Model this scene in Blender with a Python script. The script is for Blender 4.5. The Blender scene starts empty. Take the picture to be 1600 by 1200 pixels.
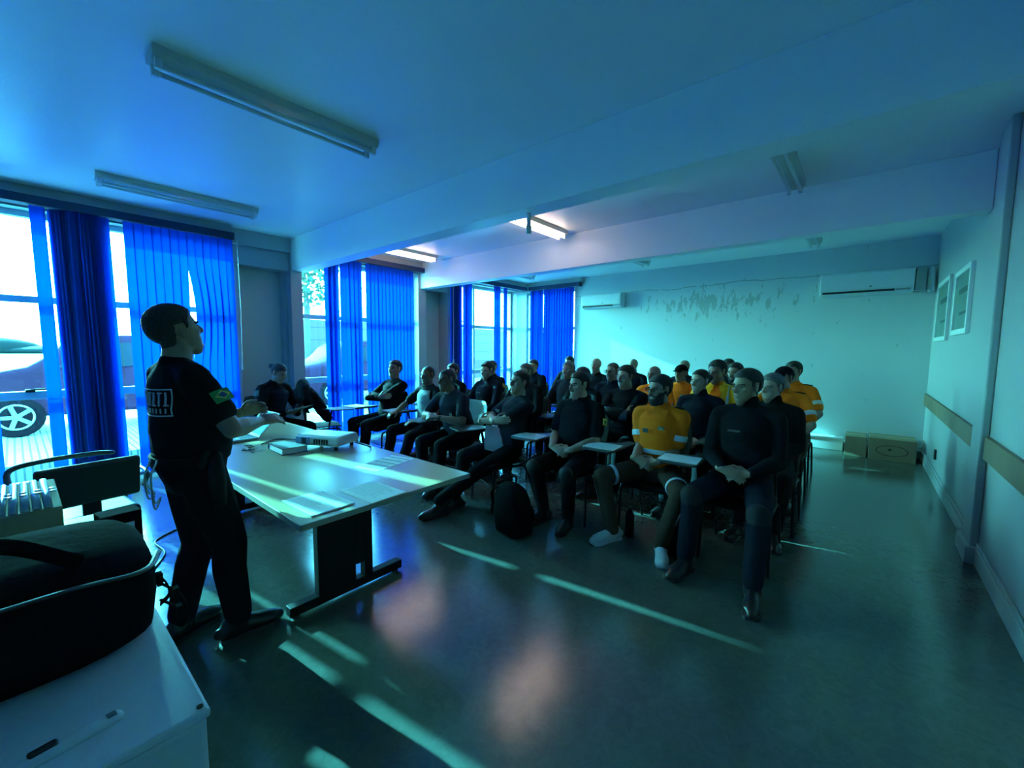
import bpy, bmesh, math, random
import numpy as np
from mathutils import Vector, Matrix, noise
random.seed(7)
S = bpy.context.scene
COL = S.collection
R = math.radians

# ------------------------------------------------------------------ camera
CAM_YAW, CAM_PITCH, CAM_ROLL, FPX, CAM_H = 40.008, 4.854, 0.356, 652.8, 1.5
cd = bpy.data.cameras.new('camera'); cam = bpy.data.objects.new('camera', cd); COL.objects.link(cam)
cd.sensor_fit = 'HORIZONTAL'; cd.sensor_width = 36.0; cd.lens = FPX / 1600.0 * 36.0
cd.clip_start = 0.02; cd.clip_end = 2000
def cam_rows():
    y, p, r = R(CAM_YAW), R(CAM_PITCH), R(CAM_ROLL)
    f = np.array([-math.sin(y)*math.cos(p), math.cos(y)*math.cos(p), -math.sin(p)])
    a = np.array([math.cos(y), math.sin(y), 0]); u = np.cross(a, f)
    return np.array([math.cos(r)*a+math.sin(r)*u, -math.sin(r)*a+math.cos(r)*u, f])
CR = cam_rows()
cam.matrix_world = Matrix(((CR[0][0], CR[1][0], -CR[2][0], 0), (CR[0][1], CR[1][1], -CR[2][1], 0),
                           (CR[0][2], CR[1][2], -CR[2][2], CAM_H), (0, 0, 0, 1)))
S.camera = cam
def ray(px, py): return CR.T @ np.array([(px-800)/FPX, -(py-600)/FPX, 1.0])
def on_y(px, py, y):
    d = ray(px, py); return np.array([0, 0, CAM_H]) + d*(y/d[1])
def on_z(px, py, z):
    d = ray(px, py); return np.array([0, 0, CAM_H]) + d*((z-CAM_H)/d[2])

# ------------------------------------------------------------------ view, world, sun
S.view_settings.view_transform = 'Standard'; S.view_settings.look = 'None'
S.view_settings.gamma = 1.0; S.view_settings.use_curve_mapping = False
S.view_settings.exposure = 0.32
SUN_TAN_AZ, SUN_TAN_EL = 0.15, 0.40
SUN_STRENGTH, SKY_STRENGTH, LAMP_STRENGTH = 31.0, 13.5, 11.5
W = bpy.data.worlds.new('sky'); S.world = W; W.use_nodes = True
wn = W.node_tree.nodes; wl = W.node_tree.links
sky = wn.new('ShaderNodeTexSky'); sky.sky_type = 'NISHITA'; sky.sun_disc = False
sky.sun_elevation = math.atan(SUN_TAN_EL); sky.sun_rotation = R(270 - 8.5); sky.altitude = 0
sky.air_density = 1.0; sky.dust_density = 2.0
mixw = wn.new('ShaderNodeMixRGB'); mixw.inputs[0].default_value = 0.55; mixw.inputs[2].default_value = (.66, .88, 1, 1)
wl.new(sky.outputs[0], mixw.inputs[1]); wl.new(mixw.outputs[0], wn['Background'].inputs[0])
wn['Background'].inputs[1].default_value = SKY_STRENGTH
sd = bpy.data.lights.new('sun', 'SUN'); sun = bpy.data.objects.new('sun', sd); COL.objects.link(sun)
sd.energy = SUN_STRENGTH; sd.angle = R(0.53); sd.color = (.85, 1.0, .88)
sdir = Vector((1, SUN_TAN_AZ, -SUN_TAN_EL)).normalized()
sun.rotation_euler = sdir.to_track_quat('-Z', 'Y').to_euler(); sun.location = (-20, 2, 10)
def portal(name, loc, sx, sy, direction):
    l = bpy.data.lights.new(name, 'AREA'); l.shape = 'RECTANGLE'; l.size = sx; l.size_y = sy; l.cycles.is_portal = True
    o = bpy.data.objects.new(name, l); COL.objects.link(o); o.location = loc
    o.rotation_euler = Vector(direction).to_track_quat('-Z', 'Y').to_euler()
portal('sky_portal', (-6.85, .35, 1.45), 3.2, 2.9, (1, 0, 0))
portal('sky_portal', (-6.85, 3.85, 1.45), 2.0, 2.9, (1, 0, 0))
portal('sky_portal', (-6.85, 6.9, 1.45), 2.4, 2.9, (1, 0, 0))
portal('sky_portal', (-5.7, 8.5, 1.45), 1.5, 2.9, (0, -1, 0))
S.cycles.max_bounces = 9; S.cycles.diffuse_bounces = 5; S.cycles.glossy_bounces = 4
S.cycles.transmission_bounces = 6; S.cycles.transparent_max_bounces = 12
S.cycles.caustics_reflective = True; S.cycles.blur_glossy = 0.6; S.cycles.caustics_refractive = False
S.cycles.sample_clamp_indirect = 6.0; S.cycles.use_denoising = True

# ------------------------------------------------------------------ materials
MATS = {}
def mat(name, col, rough=.6, metal=0.0, spec=.5, var=.12, scale=9.0, bump=0.0, bscale=30.0, trans=None, emit=None, col2=None, coords='Object'):
    if name in MATS: return MATS[name]
    m = bpy.data.materials.new(name); m.use_nodes = True; MATS[name] = m
    n = m.node_tree.nodes; l = m.node_tree.links; b = n['Principled BSDF']
    b.inputs['Roughness'].default_value = rough; b.inputs['Metallic'].default_value = metal
    b.inputs['Specular IOR Level'].default_value = spec
    tc = n.new('ShaderNodeTexCoord'); nz = n.new('ShaderNodeTexNoise'); nz.inputs['Scale'].default_value = scale
    nz.inputs['Detail'].default_value = 4
    l.new(tc.outputs[coords], nz.inputs['Vector'])
    rp = n.new('ShaderNodeMixRGB'); l.new(nz.outputs['Fac'], rp.inputs[0])
    c2 = col2 or tuple(max(0, c*(1+var)) for c in col); c1 = col if col2 else tuple(c*(1-var) for c in col)
    rp.inputs[1].default_value = (*c1, 1); rp.inputs[2].default_value = (*c2, 1)
    l.new(rp.outputs[0], b.inputs['Base Color'])
    if bump:
        n2 = n.new('ShaderNodeTexNoise'); n2.inputs['Scale'].default_value = bscale; n2.inputs['Detail'].default_value = 3
        l.new(tc.outputs[coords], n2.inputs['Vector'])
        bp = n.new('ShaderNodeBump'); bp.inputs['Strength'].default_value = bump; bp.inputs['Distance'].default_value = .02
        l.new(n2.outputs['Fac'], bp.inputs['Height']); l.new(bp.outputs[0], b.inputs['Normal'])
    if emit:
        b.inputs['Emission Color'].default_value = (*emit[0], 1); b.inputs['Emission Strength'].default_value = emit[1]
    return m
def glass_mat(name, tint):
    m = bpy.data.materials.new(name); m.use_nodes = True; n = m.node_tree.nodes; l = m.node_tree.links
    n.remove(n['Principled BSDF']); t = n.new('ShaderNodeBsdfTransparent'); g = n.new('ShaderNodeBsdfGlossy')
    g.inputs['Roughness'].default_value = .02; mx = n.new('ShaderNodeMixShader'); mx.inputs[0].default_value = .05
    nz = n.new('ShaderNodeTexNoise'); nz.inputs['Scale'].default_value = 1.5; c = n.new('ShaderNodeMixRGB')
    c.inputs[1].default_value = (*[x*.97 for x in tint], 1); c.inputs[2].default_value = (*tint, 1)
    tc = n.new('ShaderNodeTexCoord'); l.new(tc.outputs['Object'], nz.inputs['Vector']); l.new(nz.outputs['Fac'], c.inputs[0]); l.new(c.outputs[0], t.inputs[0])
    l.new(t.outputs[0], mx.inputs[1]); l.new(g.outputs[0], mx.inputs[2]); l.new(mx.outputs[0], n['Material Output'].inputs[0])
    MATS[name] = m; return m
def fabric_translucent(name, front, through, mixf=.6):
    m = bpy.data.materials.new(name); m.use_nodes = True; n = m.node_tree.nodes; l = m.node_tree.links
    n.remove(n['Principled BSDF']); d = n.new('ShaderNodeBsdfDiffuse'); t = n.new('ShaderNodeBsdfTranslucent')
    tc = n.new('ShaderNodeTexCoord'); mp = n.new('ShaderNodeMapping'); mp.inputs['Scale'].default_value = (60, 60, 3)
    nz = n.new('ShaderNodeTexNoise'); nz.inputs['Scale'].default_value = 2.0; nz.inputs['Detail'].default_value = 3
    l.new(tc.outputs['Object'], mp.inputs[0]); l.new(mp.outputs[0], nz.inputs['Vector'])
    c = n.new('ShaderNodeMixRGB'); c.inputs[1].default_value = (*[x*.85 for x in through], 1); c.inputs[2].default_value = (*[x*1.15 for x in through], 1)
    l.new(nz.outputs['Fac'], c.inputs[0]); l.new(c.outputs[0], t.inputs[0]); d.inputs[0].default_value = (*front, 1)
    mx = n.new('ShaderNodeMixShader'); mx.inputs[0].default_value = mixf
    l.new(d.outputs[0], mx.inputs[1]); l.new(t.outputs[0], mx.inputs[2]); l.new(mx.outputs[0], n['Material Output'].inputs[0])
    MATS[name] = m; return m

GLASS = glass_mat('tinted_window_glass', (.335, .882, .985))
BLIND = fabric_translucent('blue_blind_fabric', (.012, .08, .26), (.003, .165, .60), .70)
VALANCE = mat('navy_valance', (.008, .02, .07), .6, var=.15)
WHITE_METAL = mat('white_painted_metal', (.70, .74, .74), .35, var=.04)
FRAME = mat('window_frame_paint', (.55, .60, .60), .4, var=.05)
BLACKM = mat('black_metal', (.010, .010, .011), .6, spec=.2, var=.1)
BLACKP = mat('black_plastic', (.016, .017, .018), .42, var=.1)
CHROME = mat('chrome', (.7, .7, .7), .15, 1.0, var=.03)
PAPER = mat('white_paper', (.78, .79, .80), .8, var=.03)
CARD = mat('cardboard', (.30, .22, .13), .85, var=.12, scale=5)

# ------------------------------------------------------------------ mesh helpers
def nrm(v):
    v = np.asarray(v, float); n = np.linalg.norm(v); return v/n if n > 1e-9 else v
class MB:
    def __init__(s): s.v = []; s.f = []; s.m = []
    def add(s, vs, fs, mi=0):
        o = len(s.v); s.v += [tuple(map(float, p)) for p in vs]; s.f += [tuple(i+o for i in f) for f in fs]; s.m += [mi]*len(fs); return s
    def box(s, c, d, rz=0.0, mi=0, M=None):
        hx, hy, hz = d[0]/2, d[1]/2, d[2]/2
        P = [(-hx, -hy, -hz), (hx, -hy, -hz), (hx, hy, -hz), (-hx, hy, -hz), (-hx, -hy, hz), (hx, -hy, hz), (hx, hy, hz), (-hx, hy, hz)]
        q = Matrix.Rotation(rz, 3, 'Z') if M is None else M
        P = [q @ Vector(p) + Vector(c) for p in P]
        return s.add(P, [(0, 3, 2, 1), (4, 5, 6, 7), (0, 1, 5, 4), (1, 2, 6, 5), (2, 3, 7, 6), (3, 0, 4, 7)], mi)
    def box2(s, a, b, mi=0):
        return s.box([(a[i]+b[i])/2 for i in range(3)], [abs(b[i]-a[i]) for i in range(3)], 0, mi)
    def ell(s, c, r, M=None, nu=16, nv=10, mi=0):
        vs = []; c = np.array(c, float); r = np.array(r, float)
        for j in range(1, nv):
            th = math.pi*j/nv
            for i in range(nu):
                ph = 2*math.pi*i/nu; p = np.array([math.sin(th)*math.cos(ph), math.sin(th)*math.sin(ph), math.cos(th)])*r
                if M is not None: p = M @ p
                vs.append(p+c)
        a = np.array([0, 0, r[2]]); b = -a
        if M is not None: a = M @ a; b = M @ b
        vs += [a+c, b+c]; n = len(vs); fs = []
        for j in range(nv-2):
            for i in range(nu): fs.append((j*nu+i, (j+1)*nu+i, (j+1)*nu+(i+1) % nu, j*nu+(i+1) % nu))
        for i in range(nu):
            fs.append((n-2, i, (i+1) % nu)); fs.append((n-1, (nv-2)*nu+(i+1) % nu, (nv-2)*nu+i))
        return s.add(vs, fs, mi)
    def rings(s, rings, mi=0, cap=True):
        n = len(rings[0]); vs = [p for r in rings for p in r]; fs = []
        for j in range(len(rings)-1):
            for i in range(n): fs.append((j*n+i, j*n+(i+1) % n, (j+1)*n+(i+1) % n, (j+1)*n+i))
        if cap: fs.append(tuple(range(n))[::-1]); fs.append(tuple(range((len(rings)-1)*n, len(rings)*n)))
        return s.add(vs, fs, mi)
    def loft(s, pts, ra, rb=None, side=(1, 0, 0), n=14, mi=0, round_ends=True, dirs=None, emax=9.0):
        pts = [np.array(p, float) for p in pts]; ra = list(ra); rb = list(rb) if rb is not None else list(ra); K = len(pts); rings = []
        sd0 = np.array(side, float)
        for k in range(K):
            if dirs is not None: t = nrm(dirs[k])
            else: t = nrm(pts[min(k+1, K-1)]-pts[max(k-1, 0)])
            a = sd0 - t*(sd0 @ t)
            if np.linalg.norm(a) < 1e-3: a = np.cross(t, [0, .3, 1])
            a = nrm(a); b = np.cross(t, a); sd0 = a if np.linalg.norm(np.array(side)-t*(np.array(side) @ t)) < .2 else np.array(side, float)
            def ring(c, f): return [c + a*ra[k]*f*math.cos(2*math.pi*i/n) + b*rb[k]*f*math.sin(2*math.pi*i/n) for i in range(n)]
            if round_ends and k == 0:
                e = min(ra[0], rb[0], emax); rings += [ring(pts[0]-t*e*.92, .38), ring(pts[0]-t*e*.6, .8)]
            rings.append(ring(pts[k], 1))
            if round_ends and k == K-1:
                e = min(ra[k], rb[k], emax); rings += [ring(pts[k]+t*e*.6, .8), ring(pts[k]+t*e*.92, .38)]
        return s.rings(rings, mi)
    def tube(s, pts, r, n=8, mi=0, ends=False):
        return s.loft(pts, [r]*len(pts), None, side=(0.37, .61, .7), n=n, mi=mi, round_ends=ends)
    def prism(s, poly, axis, a, b, mi=0):
        n = len(poly); f = {'x': lambda p, t: (t, p[0], p[1]), 'y': lambda p, t: (p[0], t, p[1]), 'z': lambda p, t: (p[0], p[1], t)}[axis]
        vs = [f(p, a) for p in poly]+[f(p, b) for p in poly]
        fs = [tuple(range(n)), tuple(range(n, 2*n))[::-1]] + [(i, i+n, (i+1) % n+n, (i+1) % n) for i in range(n)]
        return s.add(vs, fs, mi)
    def mesh(s, name):
        me = bpy.data.meshes.new(name); me.from_pydata(s.v, [], s.f); me.update(); return me
    def build(s, name, mats, parent=None, smooth=False, bevel=0.0, fixn=True):
        me = s.mesh(name)
        if fixn:
            bm = bmesh.new(); bm.from_mesh(me); bmesh.ops.recalc_face_normals(bm, faces=bm.faces); bm.to_mesh(me); bm.free()
        for m in (mats if isinstance(mats, (list, tuple)) else [mats]): me.materials.append(m)
        me.polygons.foreach_set('material_index', s.m)
        if smooth: me.polygons.foreach_set('use_smooth', [True]*len(me.polygons))
        o = bpy.data.objects.new(name, me); COL.objects.link(o)
        if parent is not None: o.parent = parent
        if bevel:
            b = o.modifiers.new('bevel', 'BEVEL'); b.width = bevel; b.segments = 2; b.limit_method = 'ANGLE'; b.angle_limit = R(40)
        return o
def smooth_path(pts, k=6):
    P = [np.array(p, float) for p in pts]; P = [2*P[0]-P[1]]+P+[2*P[-1]-P[-2]]; out = []
    for i in range(1, len(P)-2):
        for j in range(k):
            t = j/k; a, b, c, d = P[i-1], P[i], P[i+1], P[i+2]
            out.append(.5*((2*b)+(-a+c)*t+(2*a-5*b+4*c-d)*t*t+(-a+3*b-3*c+d)*t**3))
    out.append(P[-2]); return out
def tag(o, label, cat, group=None, kind=None):
    o['label'] = label; o['category'] = cat
    if group: o['group'] = group
    if kind: o['kind'] = kind
    return o
def empty(name, loc, rz=0.0):
    o = bpy.data.objects.new(name, None); o.empty_display_size = .1; COL.objects.link(o); o.location = loc; o.rotation_euler = (0, 0, rz); return o
def struct(o): o['kind'] = 'structure'; return o
def copy_tree(o, parent=None):
    c = o.copy(); COL.objects.link(c)
    if parent is not None: c.parent = parent
    for ch in o.children: copy_tree(ch, c)
    return c
# ------------------------------------------------------------------ the setting
XL, XR, YB, YF, ZC = -6.4, 0.70, 8.1, -1.6, 3.05
def plaster(name, base, damaged=False):
    m = bpy.data.materials.new(name); m.use_nodes = True; n = m.node_tree.nodes; l = m.node_tree.links; b = n['Principled BSDF']
    b.inputs['Roughness'].default_value = .38; b.inputs['Specular IOR Level'].default_value = .35
    tc = n.new('ShaderNodeTexCoord'); nz = n.new('ShaderNodeTexNoise'); nz.inputs['Scale'].default_value = 1.3; nz.inputs['Detail'].default_value = 6
    l.new(tc.outputs['Object'], nz.inputs['Vector']); mx = n.new('ShaderNodeMixRGB')
    mx.inputs[1].default_value = (*[c*.93 for c in base], 1); mx.inputs[2].default_value = (*[c*1.05 for c in base], 1)
    l.new(nz.outputs['Fac'], mx.inputs[0]); out = mx.outputs[0]
    n2 = n.new('ShaderNodeTexNoise'); n2.inputs['Scale'].default_value = 45; n2.inputs['Detail'].default_value = 3; l.new(tc.outputs['Object'], n2.inputs['Vector'])
    bp = n.new('ShaderNodeBump'); bp.inputs['Strength'].default_value = .12; bp.inputs['Distance'].default_value = .01
    l.new(n2.outputs['Fac'], bp.inputs['Height']); l.new(bp.outputs[0], b.inputs['Normal'])
    if damaged:
        def math_(op, a, c=None, clamp=False):
            k = n.new('ShaderNodeMath'); k.operation = op; k.use_clamp = clamp
            for i, q in enumerate((a, c)):
                if q is None: continue
                if isinstance(q, (int, float)): k.inputs[i].default_value = q
                else: l.new(q, k.inputs[i])
            return k.outputs[0]
        sp = n.new('ShaderNodeSeparateXYZ'); l.new(tc.outputs['Object'], sp.inputs[0])
        mp = n.new('ShaderNodeMapping'); mp.inputs['Scale'].default_value = (5, 5, 1.6); l.new(tc.outputs['Object'], mp.inputs[0])
        st = n.new('ShaderNodeTexNoise'); st.inputs['Scale'].default_value = 2.4; st.inputs['Detail'].default_value = 8; st.inputs['Roughness'].default_value = .65
        l.new(mp.outputs[0], st.inputs['Vector'])
        def bell(z, c, w): return math_('SUBTRACT', 1.0, math_('DIVIDE', math_('ABSOLUTE', math_('SUBTRACT', z, c)), w), True)
        band = math_('MULTIPLY', bell(sp.outputs[2], 2.36, .42), bell(sp.outputs[0], -2.2, 2.0))
        msk = math_('MULTIPLY', math_('GREATER_THAN', math_('ADD', st.outputs['Fac'], math_('MULTIPLY', band, .26)), .675), .85)
        wob = math_('MULTIPLY', math_('SUBTRACT', nz.outputs['Fac'], .5), .22)
        crack = math_('MULTIPLY', math_('LESS_THAN', math_('ABSOLUTE', math_('SUBTRACT', math_('ADD', sp.outputs[2], wob), 2.66)), .009),
                      math_('GREATER_THAN', st.outputs['Fac'], .42))
        tot = math_('MAXIMUM', msk, crack); m2 = n.new('ShaderNodeMixRGB'); l.new(tot, m2.inputs[0]); l.new(out, m2.inputs[1])
        m2.inputs[2].default_value = (base[0]*.62, base[1]*.64, base[2]*.60, 1); out = m2.outputs[0]
    l.new(out, b.inputs['Base Color']); return m
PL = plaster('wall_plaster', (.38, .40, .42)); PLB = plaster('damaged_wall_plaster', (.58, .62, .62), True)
PLC = plaster('ceiling_paint', (.91, .93, .93)); PLG = plaster('recess_paint', (.56, .57, .54))

def floor_material():
    m = bpy.data.materials.new('polished_concrete'); m.use_nodes = True; n = m.node_tree.nodes; l = m.node_tree.links; b = n['Principled BSDF']
    tc = n.new('ShaderNodeTexCoord'); a = n.new('ShaderNodeTexNoise'); a.inputs['Scale'].default_value = .9; a.inputs['Detail'].default_value = 9; a.inputs['Roughness'].default_value = .7
    c = n.new('ShaderNodeTexNoise'); c.inputs['Scale'].default_value = 14; c.inputs['Detail'].default_value = 8; c.inputs['Roughness'].default_value = .75; c.inputs['Distortion'].default_value = 1.5
    l.new(tc.outputs['Object'], a.inputs['Vector']); l.new(tc.outputs['Object'], c.inputs['Vector'])
    rp = n.new('ShaderNodeValToRGB'); e = rp.color_ramp.elements; e[0].position = .3; e[0].color = (.050, .060, .052, 1); e[1].position = .72; e[1].color = (.125, .14, .118, 1)
    mx = n.new('ShaderNodeMath'); mx.operation = 'MULTIPLY_ADD'; mx.inputs[1].default_value = .55; l.new(c.outputs['Fac'], mx.inputs[0])
    m3 = n.new('ShaderNodeMath'); m3.operation = 'MULTIPLY'; m3.inputs[1].default_value = .45; l.new(a.outputs['Fac'], m3.inputs[0]); l.new(m3.outputs[0], mx.inputs[2])
    l.new(mx.outputs[0], rp.inputs[0]); l.new(rp.outputs[0], b.inputs['Base Color'])
    rr = n.new('ShaderNodeMapRange'); rr.inputs[3].default_value = .09; rr.inputs[4].default_value = .20; l.new(c.outputs['Fac'], rr.inputs[0]); l.new(rr.outputs[0], b.inputs['Roughness'])
    b.inputs['Specular IOR Level'].default_value = 1.0
    bp = n.new('ShaderNodeBump'); bp.inputs['Strength'].default_value = .05; bp.inputs['Distance'].default_value = .01; l.new(c.outputs['Fac'], bp.inputs['Height']); l.new(bp.outputs[0], b.inputs['Normal'])
    return m
FLOORM = floor_material()
struct(MB().box2((-6.95, YF, -.12), (XR+.2, YB+.3, 0)).build('floor', FLOORM))
struct(MB().box2((-6.95, YF, ZC), (XR+.2, YB+.3, ZC+.15)).build('ceiling', PLC))
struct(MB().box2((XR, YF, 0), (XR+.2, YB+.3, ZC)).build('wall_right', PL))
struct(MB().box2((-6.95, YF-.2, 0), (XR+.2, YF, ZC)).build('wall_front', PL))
# back wall with a window opening at its left end
b = MB(); b.box2((-4.99, YB, 0), (XR, YB+.3, ZC)); b.box2((-6.95, YB, 2.85), (-4.99, YB+.3, ZC)); b.box2((-6.95, YB, 0), (-6.42, YB+.3, 2.85)); b.box2((-6.42, YB, 0), (-4.99, YB+.3, .10))
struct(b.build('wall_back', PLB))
# window wall: lintel, columns, corner
b = MB()
b.box2((-6.95, YF, 2.85), (XL, YB, ZC)); b.box2((-6.95, YF, 0), (XL, -1.30, 2.85))
for y0, y1, x0 in ((2.64, 2.80, -6.55), (4.90, 5.08, -6.95)): b.box2((x0, y0, 0), (XL, y1, 2.85))
b.box2((-6.95, 2.60, 0), (-6.55, 2.70, 2.85))
for y0, y1 in ((1.87, 2.64), (5.08, 5.72)): b.box2((-6.95, y0, 2.60), (XL-.05, y1, 2.85))
b.box2((-6.95, 1.87, 0), (XL-.02, 1.97, 2.6)); b.box2((-6.95, 5.65, 0), (XL-.03, 5.73, 2.85)); b.box2((-6.7, 7.78, 0), (XL, YB, 2.85))
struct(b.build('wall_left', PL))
b = MB()
for y0, y1 in ((1.97, 2.64), (5.08, 5.72)): b.box2((-6.95, y0, 0), (-6.72, y1, 2.6))
struct(b.build('wall_left_recess', PLG))
struct(MB().box2((-6.42, 2.66, 2.60), (XR, 2.86, ZC)).build('trim_1', PLC, bevel=.006))
struct(MB().box2((-6.42, 4.95, 2.60), (XR, 5.13, ZC)).build('trim_2', PLC, bevel=.006))
struct(MB().box2((XR-.045, 4.30, 0), (XR, 4.60, ZC)).build('trim_3', PL, bevel=.01))
WOOD = mat('rail_wood', (.17, .10, .065), .5, var=.35, scale=6, col2=(.27, .16, .10))
struct(MB().box2((XR-.025, 4.61, .755), (XR, YB-.01, .915)).build('trim_4', WOOD, bevel=.004))
struct(MB().box2((XR-.025, YF, .755), (XR, 4.29, .915)).build('trim_5', WOOD, bevel=.004))
b = MB(); b.box2((XR-.02, YF, 0), (XR, 4.29, .12)); b.box2((XR-.07, 4.27, 0), (XR, 4.63, .12)); b.box2((XR-.02, 4.63, 0), (XR, YB, .12)); b.box2((XR-.012, YF, .12), (XR, YB, .15))
struct(b.build('baseboard_right', PL, bevel=.004))
struct(MB().box2((-4.98, YB-.025, 0), (XR, YB, .10)).build('baseboard_back', PL, bevel=.004))
struct(MB().box2((-6.62, YF, 0), (-6.42, 1.9, .035)).build('trim_6', PL, bevel=.004))
b = MB(); b.box2((XL, YF, 2.955), (XL+.09, 1.9, ZC)); b.box2((XL, 2.86, 2.955), (XL+.09, 4.93, ZC)); b.box2((XL, 5.14, 2.955), (XL+.09, YB, ZC)); b.box2((XL, YB-.09, 2.955), (-4.75, YB, ZC))
struct(b.build('trim_7', PL, bevel=.003))

# windows: frame with a pane and a handle as children
def window(name, axis, a0, a1, mulls, pos, z1=2.85, trans=((.945, 1.03), (1.935, 2.005)), handles=()):
    b = MB()
    def bar(u0, u1, z0, za, d=.03):
        if axis == 'y': b.box2((pos-d, u0, z0), (pos+d, u1, za))
        else: b.box2((u0, pos-d, z0), (u1, pos+d, za))
    bar(a0, a0+.05, 0, z1); bar(a1-.05, a1, 0, z1); bar(a0+.05, a1-.05, z1-.06, z1); bar(a0+.05, a1-.05, 0.0, .09)
    xs = [a0+.05] + [q for m in mulls for q in (m-.025, m+.025)] + [a1-.05]
    for m in mulls: bar(m-.025, m+.025, .09, z1-.06)
    for i in range(0, len(xs), 2):
        for z0, za in trans: bar(xs[i], xs[i+1], z0, za)
    o = struct(b.build(name, FRAME, bevel=.004))
    g = MB()
    if axis == 'y': g.box2((pos-.003, a0+.02, .04), (pos+.003, a1-.02, z1-.03))
    else: g.box2((a0+.02, pos-.003, .04), (a1-.02, pos+.003, z1-.03))
    g.build('glass', GLASS, o)
    for y in handles:
        h = MB(); h.box((pos+.045, y, 1.035), (.03, .07, .03)); h.tube([(pos+.06, y, 1.045), (pos+.075, y+.04, 1.05), (pos+.075, y+.16, 1.05)], .008)
        h.build('window_handle', BLACKM, o, smooth=False)
    return o
window('window_1', 'y', -1.30, 1.87, (-.42, .50), -6.58, handles=(.09, 1.2))
window('window_2', 'y', 2.70, 4.90, (3.59,), -6.58, handles=(3.3,))
window('window_3', 'y', 5.72, 7.78, (6.50,), -6.58, handles=(7.2,))
window('window_4', 'x', -6.42, -4.99, (-5.7,), YB+.14)

# vertical blinds
def blind(label, axis, pos, val, vanes, z0=.06, z1=2.86, cord=None):
    root = empty('vertical_blind', (0, 0, 0))
    tag(root, label, 'blind')
    b = MB()
    if axis == 'y': b.box2((pos-.07, val[0], 2.862), (pos+.07, val[1], 2.945))
    else: b.box2((val[0], pos-.07, 2.862), (val[1], pos+.07, 2.945))
    b.build('valance', VALANCE, root, bevel=.003)
    for (u, ang, w, dx, sway, *blg) in vanes:
        b = MB(); seg = 5; c, s = math.cos(ang), math.sin(ang); vs = []
        for zi, z in enumerate(np.linspace(z1, z0, 19)):
            f = (z1-z)/(z1-z0)
            for side in (0, 1):
                for k in range(seg+1):
                    t = (k/seg-.5)*w; arc = .012*(1-(2*k/seg-1)**2)+(.0012 if side else 0)
                    du = t*c - arc*s + sway*f + (blg[0]*math.sin(math.pi*min(1, max(0, (f-.14)/.43))) if blg else 0); dn = t*s + arc*c + dx
                    vs.append((pos+dn, u+du, z) if axis == 'y' else (u+du, pos+dn, z))
        n = 2*(seg+1); fs = []
        for zi in range(18):
            for k in range(seg):
                a = zi*n+k; fs.append((a, a+1, a+n+1, a+n)); a += seg+1; fs.append((a, a+n, a+n+1, a+1))
            a = zi*n; fs.append((a, a+n, a+n+seg+1, a+seg+1)); fs.append((a+seg, a+2*seg+1, a+n+2*seg+1, a+n+seg))
        b.add(vs, fs); b.build('vane', BLIND, root, smooth=True)
    if cord:
        b = MB(); b.tube([(pos+.05, cord, 2.86), (pos+.05, cord+.01, 2.0), (pos+.05, cord, 1.28)], .004, 6); b.box((pos+.05, cord, 1.24), (.02, .02, .08)); b.build('cord', WHITE_METAL, root)
    return root
rb = random.Random(3)
v = []
v += [(-1.16+.083*i, .10, .09, rb.uniform(-.004, .004), 0) for i in range(13)]        # unseen vanes left of the frame, added to block the sun there
v += [(.232, .05, .105, 0, .02)]
for i in range(30): v.append((.345+.0112*i, rb.uniform(.0, .5), .09, -.06+.009*(i % 13), .02+rb.uniform(-.01, .02)))   # gathered bundle
v += [(.700, .06, .09, 0, .03)]
for i in range(13): v.append((.898+.079*i, .10, .09, (i % 2)*.006, .015, {6: -.008, 7: .058, 8: .046, 9: .034, 10: .022, 11: .011}.get(i, 0)))
blind('long blue vertical blind with a dark gathered bundle, behind the standing presenter', 'y', -6.29, (YF+.02, 1.90), v, cord=1.93)
v = [(3.12, .05, .09, 0, 0), (3.17, .5, .09, .02, 0), (3.21, .7, .09, -.02, 0), (3.245, .6, .09, .02, 0)]
v += [(3.37+.07*i, rb.uniform(.0, .5), .09, rb.uniform(-.02, .02), rb.uniform(-.02, .02)) for i in range(5)]
v += [(3.81+.071*i, rb.uniform(0, .25), .09, (i % 2)*.006, rb.uniform(-.008, .008)) for i in range(13)]
blind('blue vertical blind of the middle window, behind the leftmost seated man with crossed arms', 'y', -6.29, (2.88, 4.92), v)
v = [(5.66+.03*i, rb.uniform(.5, .9), .09, -.02+.01*(i % 4), 0) for i in range(7)]
v += [(5.98, .1, .09, 0, 0), (6.02, .8, .09, .02, 0), (6.13, .5, .09, 0, 0), (6.92, .4, .09, 0, .01), (6.99, .7, .09, .02, 0), (7.24, 1.2, .09, 0, 0)]
blind('blue vertical blind pulled open on the far corner window facing the wall of blocks', 'y', -6.29, (5.15, 7.97), v, cord=5.62)
v = [(-6.12, .1, .09, 0, 0), (-6.06, .6, .09, .01, 0), (-5.98, .2, .09, 0, .02), (-5.9, .5, .09, .02, -.02), (-5.84, .2, .09, 0, .03), (-5.72, .4, .09, 0, -.01)]
v += [(-5.66+.072*i, rb.uniform(0, .6), .09, rb.uniform(-.015, .015), rb.uniform(-.03, .03)) for i in range(9)] + [(-5.01, .3, .09, 0, 0)]
blind('tangled blue vertical blind on the back wall, left of the small air conditioner', 'x', YB-.09, (-6.18, -4.80), v)

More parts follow.
